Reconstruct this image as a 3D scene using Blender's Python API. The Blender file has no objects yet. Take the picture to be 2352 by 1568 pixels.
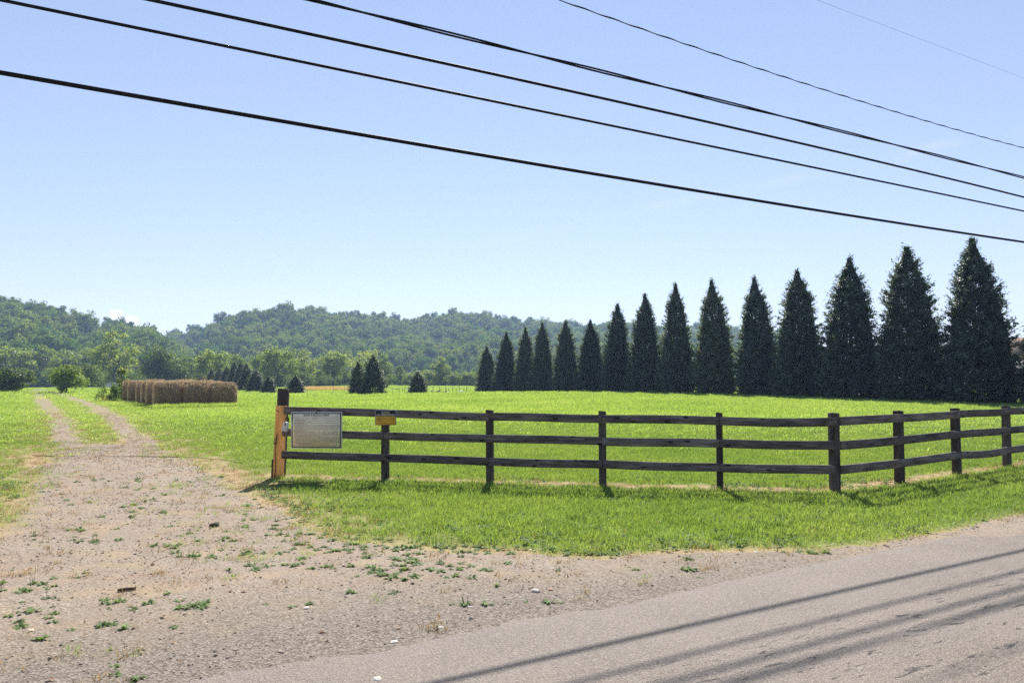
import bpy, math, random
import numpy as np
from mathutils import Vector, Matrix

SC = bpy.context.scene
COL = SC.collection
R = math.radians
RNG = np.random.default_rng(7)
random.seed(7)

# ------------------------------------------------------------------ camera
EYE, FPX, CX, CY, HZ = 1.75, 1800.0, 1176.0, 784.0, 870.0
PITCH = math.atan((HZ - CY) / FPX)
cd = bpy.data.cameras.new('camera'); cam = bpy.data.objects.new('camera', cd); COL.objects.link(cam)
cam.location = (0, 0, EYE); cam.rotation_euler = (math.pi / 2 + PITCH, 0, 0)
cd.sensor_width = 36; cd.lens = 36 * FPX / 2352; cd.clip_end = 20000; cd.clip_start = 0.05
SC.camera = cam
SP, CP = math.sin(PITCH), math.cos(PITCH)

def ray(px, py):
    a, b = (px - CX) / FPX, (CY - py) / FPX
    return np.array([a, CP - b * SP, SP + b * CP])
def at(px, py, Y):            # photo point at a chosen depth
    d = ray(px, py); t = Y / d[1]
    return np.array([d[0] * t, Y, EYE + d[2] * t])
def gp(px, py, z=0.0):        # photo point on the level ground
    d = ray(px, py); t = (z - EYE) / d[2]
    return np.array([d[0] * t, d[1] * t])

# ------------------------------------------------------------------ noise
def _hash(ix, iy, s):
    n = (ix * 374761393 + iy * 668265263 + s * 1442695041) & 0x7fffffff
    n = ((n ^ (n >> 13)) * 1274126177) & 0x7fffffff
    return ((n ^ (n >> 16)) & 0xffff) / 65535.0
def vnoise(x, y, s=0):
    x = np.asarray(x, float); y = np.asarray(y, float)
    ix = np.floor(x).astype(np.int64); iy = np.floor(y).astype(np.int64)
    fx = x - ix; fy = y - iy
    fx = fx * fx * (3 - 2 * fx); fy = fy * fy * (3 - 2 * fy)
    a = _hash(ix, iy, s); b = _hash(ix + 1, iy, s); c = _hash(ix, iy + 1, s); d = _hash(ix + 1, iy + 1, s)
    return (a * (1 - fx) + b * fx) * (1 - fy) + (c * (1 - fx) + d * fx) * fy
def fbm(x, y, s=0, o=3):
    t = 0; a = .5; n = 0
    for k in range(o):
        t = t + a * vnoise(x * 2 ** k, y * 2 ** k, s + k * 17); n += a; a *= .5
    return t / n
def sstep(a, b, x):
    t = np.clip((x - a) / (b - a), 0, 1); return t * t * (3 - 2 * t)

# ------------------------------------------------------------------ ground shape and masks
def gz(X, Y):
    X = np.asarray(X, float); Y = np.asarray(Y, float)
    z = 0.42 * np.exp(-.5 * (((X - 15) / 20) ** 2 + ((Y - 72) / 22) ** 2))
    z = z - .45 * sstep(78, 112, Y) * sstep(-70, -5, X) - 1.75 * sstep(140, 215, Y) * (1 - sstep(-75, -40, X))
    z = z + .05 * (fbm(X * .12, Y * .12, 3) - .5) * sstep(18, 40, Y)
    z = z - 2.0 * sstep(230, 300, Y)
    return z

U = np.array([.846, .534]); U /= np.linalg.norm(U)
NV = np.array([-U[1], U[0]])              # across the road, away from the camera
E0 = np.array([1.19, 6.63])               # a point on the far road edge
def road_off(X, Y):
    return (X - E0[0]) * NV[0] + (Y - E0[1]) * NV[1]
def road_along(X, Y):
    return (X - E0[0]) * U[0] + (Y - E0[1]) * U[1]

POLY = np.array([gp(*p) for p in [(150, 1019), (340, 1017), (400, 1032), (435, 1052), (520, 1088), (570, 1128), (612, 1160), (700, 1206), (790, 1243),
        (1018, 1262), (1186, 1268), (1383, 1284), (1568, 1268), (1833, 1266), (1960, 1258)]] + [np.array([4.2, 6.6]), np.array([0, 3.0]), np.array([-8, -2.0]), np.array([-14, 0.])] +
        [gp(*p) for p in [(-900, 1400), (-220, 1300), (0, 1215), (60, 1150), (66, 1094), (85, 1050)]])
def poly_sd(X, Y, P):
    X = np.asarray(X, float); Y = np.asarray(Y, float)
    d = np.full(X.shape, 1e9); inside = np.zeros(X.shape, bool); n = len(P)
    for i in range(n):
        a, b = P[i], P[(i + 1) % n]; e = b - a
        wx, wy = X - a[0], Y - a[1]
        t = np.clip((wx * e[0] + wy * e[1]) / (e @ e), 0, 1)
        d = np.minimum(d, np.hypot(wx - e[0] * t, wy - e[1] * t))
        c = ((a[1] <= Y) & (b[1] > Y)) | ((b[1] <= Y) & (a[1] > Y))
        xi = a[0] + (Y - a[1]) / (e[1] if abs(e[1]) > 1e-9 else 1e-9) * e[0]
        inside ^= c & (X < xi)
    return np.where(inside, -d, d)
def line_d(X, Y, pts):
    d = np.full(np.shape(X), 1e9)
    for a, b in zip(pts[:-1], pts[1:]):
        e = b - a; wx, wy = X - a[0], Y - a[1]
        t = np.clip((wx * e[0] + wy * e[1]) / (e @ e), 0, 1)
        d = np.minimum(d, np.hypot(wx - e[0] * t, wy - e[1] * t))
    return d
TR1 = [gp(*p) for p in [(74, 893), (88, 911), (112, 938), (138, 963), (142, 988), (150, 1006), (165, 1022), (200, 1045)]]
TR2 = [gp(*p) for p in [(92, 893), (135, 905), (196, 926), (245, 950), (278, 976), (300, 1000), (322, 1014), (330, 1040)]]
FENCE_A = np.array([-4.22, 14.05]); FENCE_B = np.array([4.95, 12.1])
F2 = at(2306, 1000, 15.3)[:2]; FDIR2 = (F2 - FENCE_B) / np.linalg.norm(F2 - FENCE_B)
FENCE_C = FENCE_B + FDIR2 * 12
FLINE = [FENCE_A, FENCE_B, FENCE_C]

def gravel(X, Y):                          # 1 = bare gravel, 0 = turf
    n = fbm(X * 1.3, Y * 1.3, 11) - .5; n2 = fbm(X * .35, Y * .35, 31) - .5; n3 = fbm(X * 4, Y * 4, 51) - .5
    sd = poly_sd(X, Y, POLY)
    wob = n * 1.2 + n3 * .5
    soft = .25 + .5 * sstep(9, 20, Y) + .6 * sstep(-1, -5, X)
    m = 1 - sstep(-soft, soft * .6, sd + wob * (.35 + .45 * sstep(8, 16, Y)))
    # thin turf still hanging on in the middle of the drive
    hole = sstep(.58, .76, fbm(X * .55, Y * .55, 77) + .03 * sstep(-4.5, -7, X)) * sstep(7.5, 12, Y) * .6
    m = m * (1 - hole)
    wid = np.clip(.34 + .010 * (Y - 20), .32, .8)
    d = np.minimum(line_d(X, Y, TR1), line_d(X, Y, TR2))
    t = (1 - sstep(wid * .55, wid * 1.4, d + n * .6 * wid + n3 * .15)) * (1.0 - .3 * np.clip(n2 + .1, 0, 1))
    m = np.maximum(m, t)
    m = np.maximum(m, (1 - sstep(.02, .22, road_off(X, Y) + n * .35 + n3 * .25)) * .9)
    return np.clip(m, 0, 1)
def dryness(X, Y):
    sd = poly_sd(X, Y, POLY)
    d = np.minimum(line_d(X, Y, TR1), line_d(X, Y, TR2))
    v = .85 * np.exp(-np.abs(sd) / (.25 + 1.0 * sstep(1, -4, X)))
    v = np.maximum(v, .8 * np.exp(-(d / 2.0) ** 2))
    fd = line_d(X, Y, FLINE); side = Y > np.interp(X, [FENCE_A[0], FENCE_B[0], FENCE_C[0]], [FENCE_A[1], FENCE_B[1], FENCE_C[1]]) - .12
    v = np.maximum(v, np.where(side, 1.5, .25) * np.exp(-(fd / .42) ** 2)); v = np.maximum(v, .9 * np.exp(-np.abs(road_off(X, Y)) / .18))
    s = gp(525, 1085); v = np.maximum(v, 1.1 * np.exp(-(((X - s[0]) / .55) ** 2 + ((Y - s[1]) / .3) ** 2)))
    left = (1 - sstep(-9, -5, X + .25 * (Y - 10))) * (1 - sstep(16, 30, Y))
    v = np.maximum(v, .68 * left)
    return np.clip(v * (.55 + .9 * fbm(X * .9, Y * .9, 91)), 0, 1)

# ------------------------------------------------------------------ mesh helpers
def mesh_np(name, V, F, attrs=None, smooth=False):
    """F: list of arrays of equal-width faces, or one array"""
    me = bpy.data.meshes.new(name)
    V = np.asarray(V, np.float32)
    Fs = F if isinstance(F, list) else [F]
    Fs = [np.asarray(f, np.int32) for f in Fs if len(f)]
    loops = np.concatenate([f.ravel() for f in Fs]); tot = np.concatenate([np.full(len(f), f.shape[1], np.int32) for f in Fs])
    st = np.concatenate([[0], np.cumsum(tot)[:-1]]).astype(np.int32)
    me.vertices.add(len(V)); me.vertices.foreach_set('co', V.ravel())
    me.loops.add(len(loops)); me.loops.foreach_set('vertex_index', loops)
    me.polygons.add(len(tot)); me.polygons.foreach_set('loop_start', st); me.polygons.foreach_set('loop_total', tot)
    if smooth: me.polygons.foreach_set('use_smooth', np.ones(len(tot), bool))
    for k, (dom, arr) in (attrs or {}).items():
        a = me.attributes.new(k, 'FLOAT', dom); a.data.foreach_set('value', np.asarray(arr, np.float32))
    me.update(calc_edges=True); me.validate()
    return me

class MB:
    """collects pieces; build() links them as one object"""
    def __init__(s): s.V = []; s.Q = []; s.T = []; s.n = 0; s.aq = []; s.at = []
    def add(s, V, Q=None, T=None, val=None):
        V = np.asarray(V, float).reshape(-1, 3)
        if Q is not None and len(Q): s.Q.append(np.asarray(Q) + s.n); s.aq.append(np.broadcast_to(.5 if val is None else val, (len(Q),)))
        if T is not None and len(T): s.T.append(np.asarray(T) + s.n); s.at.append(np.broadcast_to(.5 if val is None else val, (len(T),)))
        s.V.append(V); s.n += len(V)
    def box(s, c, d, M=None, val=None):
        c = np.array(c, float); d = np.array(d, float) / 2
        v = np.array([[x, y, z] for x in (-1, 1) for y in (-1, 1) for z in (-1, 1)]) * d + c
        if M is not None: v = v @ np.array(M)[:3, :3].T + np.array(M)[:3, 3]
        s.add(v, [[0, 1, 3, 2], [4, 6, 7, 5], [0, 4, 5, 1], [2, 3, 7, 6], [0, 2, 6, 4], [1, 5, 7, 3]], val=val)
    def tube(s, P, rad, n=8, val=None, cap=True):
        P = np.asarray(P, float); rad = np.broadcast_to(rad, (len(P),)); m = len(P)
        T = np.gradient(P, axis=0); T /= np.linalg.norm(T, axis=1, keepdims=True) + 1e-9
        ref = np.array([0, 0, 1.]) if abs(T[0][2]) < .9 else np.array([1., 0, 0])
        V = []
        for i in range(m):
            a = np.cross(T[i], ref); a /= np.linalg.norm(a) + 1e-9; b = np.cross(T[i], a)
            an = np.arange(n) * 2 * math.pi / n
            V.append(P[i] + rad[i] * (np.cos(an)[:, None] * a + np.sin(an)[:, None] * b))
        Q = [[i * n + k, i * n + (k + 1) % n, (i + 1) * n + (k + 1) % n, (i + 1) * n + k] for i in range(m - 1) for k in range(n)]
        V = np.concatenate(V)
        if cap:
            V = np.concatenate([V, P[:1], P[-1:]]); c0, c1 = m * n, m * n + 1
            T_ = [[c0, (k + 1) % n, k] for k in range(n)] + [[c1, (m - 1) * n + k, (m - 1) * n + (k + 1) % n] for k in range(n)]
        else: T_ = None
        s.add(V, Q, T_, val)
    def mesh(s, name, smooth=False):
        F = []; A = []
        if s.Q: F.append(np.concatenate(s.Q)); A.append(np.concatenate(s.aq))
        if s.T: F.append(np.concatenate(s.T)); A.append(np.concatenate(s.at))
        return mesh_np(name, np.concatenate(s.V), F, {'rnd': ('FACE', np.concatenate(A))}, smooth)

def link(name, me, mat=None, parent=None, smooth=False):
    o = bpy.data.objects.new(name, me); COL.objects.link(o)
    if mat is not None and not me.materials: me.materials.append(mat)
    if parent is not None: o.parent = parent
    return o
def tag(o, label=None, cat=None, group=None, kind=None):
    if label: o['label'] = label
    if cat: o['category'] = cat
    if group: o['group'] = group
    if kind: o['kind'] = kind
    return o
def empty(name, loc=(0, 0, 0), rz=0):
    o = bpy.data.objects.new(name, None); COL.objects.link(o); o.location = loc; o.rotation_euler = (0, 0, rz); o.empty_display_size = .2
    return o
def copy_tree(o, kids, loc, rz=0, scl=(1, 1, 1)):
    c = o.copy(); COL.objects.link(c); c.location = loc; c.rotation_euler = (0, 0, rz); c.scale = scl
    for ch in kids:
        k = ch.copy(); COL.objects.link(k); k.parent = c
    return c
def bevel(o, w, seg=2):
    m = o.modifiers.new('bevel', 'BEVEL'); m.width = w; m.segments = seg; m.limit_method = 'ANGLE'
    return o

# ------------------------------------------------------------------ materials
class NT:
    def __init__(s, name):
        s.m = bpy.data.materials.new(name); s.m.use_nodes = True; s.t = s.m.node_tree; s.t.nodes.clear()
        s.out = s.t.nodes.new('ShaderNodeOutputMaterial')
    def n(s, typ, **kw):
        nd = s.t.nodes.new('ShaderNode' + typ)
        for k, v in kw.items():
            if k.startswith('i_'): nd.inputs[k[2:].replace('_', ' ')].default_value = v
            else: setattr(nd, k, v)
        return nd
    def l(s, a, b): s.t.links.new(a, b)
    def surf(s, sh): s.l(sh, s.out.inputs['Surface'])
    def coord(s, kind='Object', scale=(1, 1, 1), rot=(0, 0, 0)):
        c = s.n('TexCoord'); mp = s.n('Mapping'); mp.inputs['Scale'].default_value = scale; mp.inputs['Rotation'].default_value = rot
        if kind == 'Position': s.l(s.n('NewGeometry').outputs['Position'], mp.inputs['Vector'])
        else: s.l(c.outputs[kind], mp.inputs['Vector'])
        return mp.outputs['Vector']
    def noise(s, vec, scale, detail=3, rough=.55, dist=0):
        nd = s.n('TexNoise'); nd.inputs['Scale'].default_value = scale; nd.inputs['Detail'].default_value = detail
        nd.inputs['Roughness'].default_value = rough; nd.inputs['Distortion'].default_value = dist
        s.l(vec, nd.inputs['Vector']); return nd.outputs['Fac']
    def ramp(s, fac, stops, interp='LINEAR'):
        nd = s.n('ValToRGB'); cr = nd.color_ramp; cr.interpolation = interp
        while len(cr.elements) > len(stops): cr.elements.remove(cr.elements[-1])
        while len(cr.elements) < len(stops): cr.elements.new(.5)
        for e, (p, c) in zip(cr.elements, stops):
            e.position = p; e.color = (c[0], c[1], c[2], 1) if not isinstance(c, (int, float)) else (c, c, c, 1)
        s.l(fac, nd.inputs['Fac']); return nd.outputs['Color']
    def mix(s, fac, a, b, mode='MIX'):
        nd = s.n('Mix', data_type='RGBA', blend_type=mode)
        for sock, v in ((nd.inputs['Factor'], fac), (nd.inputs[6], a), (nd.inputs[7], b)):
            if isinstance(v, (int, float)): sock.default_value = v
            elif isinstance(v, tuple): sock.default_value = (v[0], v[1], v[2], 1)
            else: s.l(v, sock)
        return nd.outputs[2]
    def math(s, op, a, b=None, clamp=False):
        nd = s.n('Math', operation=op, use_clamp=clamp)
        for i, v in enumerate((a, b)):
            if v is None: continue
            if isinstance(v, (int, float)): nd.inputs[i].default_value = v
            else: s.l(v, nd.inputs[i])
        return nd.outputs[0]
    def attr(s, name):
        nd = s.n('Attribute'); nd.attribute_name = name; return nd.outputs['Fac']
    def bump(s, h, strength=.5, dist=.02):
        nd = s.n('Bump'); nd.inputs['Strength'].default_value = strength; nd.inputs['Distance'].default_value = dist
        s.l(h, nd.inputs['Height']); return nd.outputs['Normal']
    def bsdf(s, col, rough=.8, spec=.3, normal=None, metal=0):
        nd = s.n('BsdfPrincipled')
        for k, v in (('Base Color', col), ('Roughness', rough), ('Specular IOR Level', spec), ('Metallic', metal)):
            if isinstance(v, (int, float)): nd.inputs[k].default_value = v
            elif isinstance(v, tuple): nd.inputs[k].default_value = (v[0], v[1], v[2], 1)
            else: s.l(v, nd.inputs[k])
        if normal is not None: s.l(normal, nd.inputs['Normal'])
        s.surf(nd.outputs[0]); return s.m

def plain(name, col, rough=.6, spec=.3, metal=0, var=.12, scale=8):
    t = NT(name); v = t.coord('Object'); n = t.noise(v, scale, 4)
    c = t.mix(t.ramp(n, [(.3, 0), (.7, 1)]), tuple(x * (1 - var) for x in col), tuple(min(1, x * (1 + var)) for x in col))
    return t.bsdf(c, rough, spec, None, metal)

def foliage(name, cols, transl=.45, tcol=1.5, gloss=.04, warm=1.15, rough=.45, pos_scale=None, obj=.45):
    """leaf material: colour differs from leaf to leaf and from plant to plant; light also comes through the leaf"""
    t = NT(name)
    a = t.attr('rnd'); oi = t.n('ObjectInfo').outputs['Random']
    f = t.math('ADD', t.math('MULTIPLY', a, 1 - obj), t.math('MULTIPLY', oi, obj))
    if pos_scale:
        f = t.math('ADD', t.math('MULTIPLY', f, .6), t.math('MULTIPLY', t.ramp(t.noise(t.coord('Position'), pos_scale, 3), [(.3, 0), (.7, 1)]), .4))
    k = len(cols); c = t.ramp(f, [(i / (k - 1), cols[i]) for i in range(k)])
    d = t.n('BsdfDiffuse'); t.l(c, d.inputs['Color'])
    tr = t.n('BsdfTranslucent'); tc = t.mix(1.0, c, (tcol * warm, tcol, tcol * .55), 'MULTIPLY'); t.l(tc, tr.inputs['Color'])
    m = t.n('MixShader'); m.inputs[0].default_value = transl; t.l(d.outputs[0], m.inputs[1]); t.l(tr.outputs[0], m.inputs[2])
    g = t.n('BsdfGlossy'); g.inputs['Roughness'].default_value = rough; g.inputs['Color'].default_value = (1, 1, 1, 1)
    m2 = t.n('MixShader'); m2.inputs[0].default_value = gloss; t.l(m.outputs[0], m2.inputs[1]); t.l(g.outputs[0], m2.inputs[2])
    t.surf(m2.outputs[0]); return t.m

M = {}
M['arbor'] = foliage('arborvitae_foliage', [(.032, .058, .036), (.055, .09, .05), (.12, .155, .075)], .38, 1.6, .055)
M['leaf'] = foliage('tree_leaves', [(.07, .13, .024), (.13, .21, .038), (.2, .28, .055), (.26, .30, .08)], .52, 1.7, .02)
M['leafdark'] = foliage('dark_tree_leaves', [(.04, .08, .02), (.08, .135, .03), (.14, .20, .045)], .48, 1.6, .02)
M['leafpale'] = foliage('pale_leaves', [(.16, .23, .05), (.27, .35, .09), (.38, .43, .16)], .45, 1.4, .05)
M['forest'] = foliage('forest_leaves', [(.05, .11, .028), (.08, .165, .03), (.135, .23, .04), (.2, .275, .05), (.16, .21, .07)], .38, 1.4, .0, obj=.75)
M['grass'] = foliage('grass_blades', [(.075, .132, .03), (.115, .19, .042), (.16, .235, .06), (.25, .29, .09)], .55, 1.75, .03, 1.1, .42, .35)
M['field'] = foliage('field_blades', [(.10, .175, .034), (.155, .25, .055), (.205, .305, .078), (.34, .38, .17)], .6, 1.8, .03, 1.12, .42, .16)
M['dry'] = foliage('dry_blades', [(.2, .13, .06), (.28, .2, .09), (.36, .28, .14)], .35, 1.2, .03)
M['weed'] = foliage('weed_leaves', [(.09, .15, .045), (.14, .22, .075), (.21, .29, .12)], .4, 1.5, .012, 1.05, .55)
M['straw'] = foliage('tan_seed_grass', [(.4, .31, .13), (.5, .4, .18), (.58, .48, .25)], .4, 1.2, .02)
M['deadleaf'] = foliage('dead_leaves', [(.22, .09, .04), (.36, .2, .09), (.46, .34, .19)], .35, 1.2, .03)

def bark(name, col):
    t = NT(name); v = t.coord('Object', (1, 1, .15)); n = t.noise(v, 14, 5, .65)
    return t.bsdf(t.mix(n, tuple(x * .5 for x in col), tuple(x * 1.5 for x in col)), .9, .1, t.bump(n, .6, .03))
M['bark'] = bark('bark', (.11, .09, .075))

def wood(name, base, light, knot=(.012, .01, .009), contrast=1, kr=.17):
    t = NT(name); v = t.coord('Object'); inf = t.n('ObjectInfo').outputs['Random']
    sh = t.n('Vector' + 'Math', operation='ADD'); t.l(v, sh.inputs[0])
    cx = t.n('CombineXYZ'); t.l(t.math('MULTIPLY', inf, 37.0), cx.inputs[0]); t.l(t.math('MULTIPLY', inf, 11.0), cx.inputs[2]); t.l(cx.outputs[0], sh.inputs[1])
    mp = t.n('Mapping'); mp.inputs['Scale'].default_value = (1.6, 20, 26); t.l(sh.outputs[0], mp.inputs['Vector'])
    g = t.noise(mp.outputs[0], 1.6, 6, .62, .6)
    mp2 = t.n('Mapping'); mp2.inputs['Scale'].default_value = (3, 9, 9); t.l(sh.outputs[0], mp2.inputs['Vector'])
    st = t.noise(mp2.outputs[0], .8, 3)
    c = t.mix(t.ramp(g, [(.32, 0), (.68, 1)]), base, light)
    c = t.mix(t.ramp(st, [(.35, .0), (.7, .75)]), c, tuple(x * .55 for x in base))
    mp3 = t.n('Mapping'); mp3.inputs['Scale'].default_value = (3.2, 9, 9); t.l(sh.outputs[0], mp3.inputs['Vector'])
    vo = t.n('TexVoronoi'); vo.inputs['Scale'].default_value = 1.0; vo.inputs['Randomness'].default_value = 1; t.l(mp3.outputs[0], vo.inputs['Vector'])
    kf = t.ramp(vo.outputs['Distance'], [(kr * .6, 1), (kr, 0)])
    c = t.mix(kf, c, knot)
    tone = t.math('ADD', .75, t.math('MULTIPLY', inf, .5))
    hs = t.n('HueSaturation'); t.l(c, hs.inputs['Color']); t.l(tone, hs.inputs['Value'])
    return t.bsdf(hs.outputs[0], .85, .25, t.bump(g, .5, .006))
M['wood'] = wood('weathered_board', (.055, .045, .042), (.27, .225, .21), kr=.2)
M['post'] = wood('weathered_post', (.032, .026, .023), (.14, .115, .10))
M['newwood'] = wood('fresh_orange_lumber', (.78, .36, .09), (.95, .52, .17), knot=(.3, .1, .03), kr=.07)

def ground_mat():
    t = NT('turf_and_gravel')
    P = t.coord('Position')
    g = t.attr('gravel'); dr = t.attr('dry'); ap = t.attr('apron')
    fine = t.noise(P, 38, 4, .7); mid = t.noise(P, 6, 4, .6); big = t.noise(P, .7, 3)
    vo = t.n('TexVoronoi'); vo.inputs['Scale'].default_value = 60; t.l(P, vo.inputs['Vector'])
    vo2 = t.n('TexVoronoi'); vo2.inputs['Scale'].default_value = 140; t.l(P, vo2.inputs['Vector'])
    peb = t.mix(.5, vo.outputs['Color'], vo2.outputs['Color'])
    bw = t.n('RGBToBW'); t.l(peb, bw.inputs[0])
    gc = t.ramp(bw.outputs[0], [(.2, (0.120, 0.095, 0.071)), (.42, (0.215, 0.175, 0.133)), (.62, (0.297, 0.245, 0.189)), (.85, (0.447, 0.387, 0.318))])
    dirt = t.ramp(mid, [(.35, (0.181, 0.130, 0.088)), (.7, (0.290, 0.227, 0.164))])
    gc = t.mix(t.ramp(big, [(.4, .12), (.62, .55)]), gc, dirt)
    rust = t.ramp(fine, [(.3, (0.212, 0.102, 0.051)), (.7, (0.357, 0.212, 0.119))])
    gc = t.mix(t.math('MULTIPLY', t.ramp(t.noise(P, .9, 5, .7, .6), [(.54, 0), (.72, 1)]), .4), gc, rust)
    tan = t.ramp(fine, [(.3, (.26, .17, .08)), (.7, (.46, .36, .2))])
    gc = t.mix(t.math('MULTIPLY', t.ramp(t.noise(P, 2.2, 5, .65), [(.5, 0), (.68, 1)]), .45), gc, tan)
    asp = t.ramp(bw.outputs[0], [(.2, (0.052, 0.043, 0.036)), (.5, (0.160, 0.133, 0.109)), (.8, (0.296, 0.252, 0.208))])
    gc = t.mix(ap, gc, asp)
    gr = t.ramp(mid, [(.3, (.09, .14, .02)), (.7, (.16, .23, .035))])
    gr = t.mix(t.ramp(t.noise(P, .25, 3), [(.35, 0), (.7, .6)]), gr, (.14, .2, .03))
    red = t.ramp(fine, [(.3, (.2, .115, .055)), (.7, (.4, .27, .15))])
    gr = t.mix(t.math('MULTIPLY', dr, 1.0), gr, t.mix(t.ramp(mid, [(.4, 0), (.6, 1)]), tan, red))
    edge = t.math('ADD', g, t.math('MULTIPLY', t.math('SUBTRACT', mid, .5), .9))
    mk = t.ramp(edge, [(.38, 0), (.62, 1)])
    c = t.mix(mk, gr, gc)
    h = t.math('ADD', vo.outputs['Distance'], t.math('MULTIPLY', fine, .8))
    return t.bsdf(c, .92, .12, t.bump(h, .45, .012))
M['ground'] = ground_mat()

def asphalt_mat():
    t = NT('worn_chip_asphalt')
    a = math.atan2(U[1], U[0])
    P = t.coord('Position'); PR = t.coord('Position', (1, 1, 1), (0, 0, -a))
    vo = t.n('TexVoronoi'); vo.inputs['Scale'].default_value = 105; t.l(P, vo.inputs['Vector'])
    vo2 = t.n('TexVoronoi'); vo2.inputs['Scale'].default_value = 210; t.l(P, vo2.inputs['Vector'])
    bw = t.n('RGBToBW'); t.l(t.mix(.45, vo.outputs['Color'], vo2.outputs['Color']), bw.inputs[0])
    c = t.ramp(bw.outputs[0], [(.16, (0.060, 0.047, 0.037)), (.38, (0.145, 0.117, 0.093)), (.6, (0.212, 0.173, 0.139)), (.86, (0.365, 0.310, 0.255))])
    mp = t.n('Mapping'); mp.inputs['Scale'].default_value = (.12, 1.1, 1); t.l(PR, mp.inputs['Vector'])
    band = t.noise(mp.outputs[0], 1.3, 4)
    c = t.mix(t.ramp(band, [(.35, 0), (.7, .35)]), c, (.17, .145, .13))
    big = t.noise(P, .8, 3); c = t.mix(t.ramp(big, [(.4, 0), (.75, .3)]), c, (.3, .25, .215))
    # lengthwise ravelling cracks in the wheel tracks
    mp2 = t.n('Mapping'); mp2.inputs['Scale'].default_value = (2.4, 13, 1); t.l(PR, mp2.inputs['Vector'])
    cr = t.noise(mp2.outputs[0], 1.6, 6, .7, .8)
    sep = t.n('SeparateXYZ'); t.l(PR, sep.inputs[0])
    b0 = float(-E0[0] * math.sin(a) + E0[1] * math.cos(a))
    off = t.math('SUBTRACT', sep.outputs[1], b0)
    w = t.math('ABSOLUTE', t.math('ADD', off, 2.1)); wt = t.ramp(w, [(.6, 1), (1.5, .1)])
    lo = t.ramp(cr, [(.365, 1), (.405, 0)])
    ck = t.math('MULTIPLY', lo, wt)
    c = t.mix(ck, c, (.035, .03, .028))
    h = t.math('SUBTRACT', t.math('ADD', vo.outputs['Distance'], t.math('MULTIPLY', vo2.outputs['Distance'], .6)), t.math('MULTIPLY', ck, 1.2))
    return t.bsdf(c, .8, .3, t.bump(h, .7, .008))
M['asphalt'] = asphalt_mat()

def hay_mat():
    t = NT('hay')
    v = t.coord('Object'); mp = t.n('Mapping'); mp.inputs['Scale'].default_value = (22, 3, 3); t.l(v, mp.inputs['Vector'])
    a = t.noise(mp.outputs[0], 1.5, 5, .7, 1.0); b = t.noise(v, 3, 3); f = t.attr('rnd')
    c = t.ramp(a, [(.28, (.15, .105, .062)), (.5, (.45, .335, .195)), (.72, (.8, .64, .42))])
    c = t.mix(t.ramp(b, [(.4, 0), (.7, .5)]), c, (.24, .165, .10))
    c = t.mix(t.ramp(f, [(.2, 0), (.9, .85)]), c, (.8, .63, .4))
    d = t.n('BsdfDiffuse'); t.l(c, d.inputs['Color']); t.l(t.bump(a, .8, .04), d.inputs['Normal'])
    tr = t.n('BsdfTranslucent'); t.l(c, tr.inputs['Color']); m = t.n('MixShader'); m.inputs[0].default_value = .42; t.l(d.outputs[0], m.inputs[1]); t.l(tr.outputs[0], m.inputs[2])
    t.surf(m.outputs[0]); return t.m
M['hay'] = hay_mat()
M['cable'] = plain('black_cable_sheath', (.012, .012, .013), .7, .1)
M['steel'] = plain('galvanised_steel', (.32, .32, .33), .4, .5, .8)
M['rust'] = plain('dark_steel_cable', (.05, .04, .035), .6, .4, .4)
M['black'] = plain('black_paint', (.012, .012, .012), .5, .3)
M['paper'] = plain('faded_sign_face', (.88, .77, .55), .5, .3, 0, .08, 14)
M['rim'] = plain('pale_sign_rim', (.6, .58, .55), .5, .3)
M['ink'] = plain('grey_ink', (.17, .15, .13), .6, .2)
M['ink2'] = plain('black_ink', (.02, .02, .02), .6, .2)
M['orange'] = plain('orange_sign_face', (.8, .45, .05), .5, .3, 0, .08, 14)
M['creamink'] = plain('cream_lettering', (.7, .6, .48), .5, .3)
M['lockbody'] = plain('grey_lock_body', (.55, .56, .53), .45, .4)
M['white'] = plain('white_paint', (.75, .77, .8), .35, .5)
M['glass'] = plain('dark_window', (.03, .035, .045), .15, .5)
M['tyre'] = plain('rubber', (.02, .02, .02), .8, .2)
M['shingle'] = plain('brown_shingles', (.3, .19, .15), .9, .1, 0, .3, 6)
M['brick'] = plain('pale_siding', (.5, .45, .42), .8, .2)
M['stone'] = plain('pale_stone', (.5, .46, .4), .8, .2, 0, .25, 20)
M['stick'] = plain('dead_stick', (.07, .05, .04), .9, .1)
M['stake'] = plain('dark_stake', (.06, .055, .05), .8, .2)
M['heap'] = plain('dark_sheeting', (.05, .055, .06), .6, .3)
M['pale_heap'] = plain('pale_sheeting', (.5, .52, .52), .6, .3)
M['feather'] = plain('dark_feathers', (.015, .015, .017), .7, .2)
M['soil'] = plain('woodland_floor', (.03, .04, .018), .95, .05, 0, .3, .05)

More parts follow.
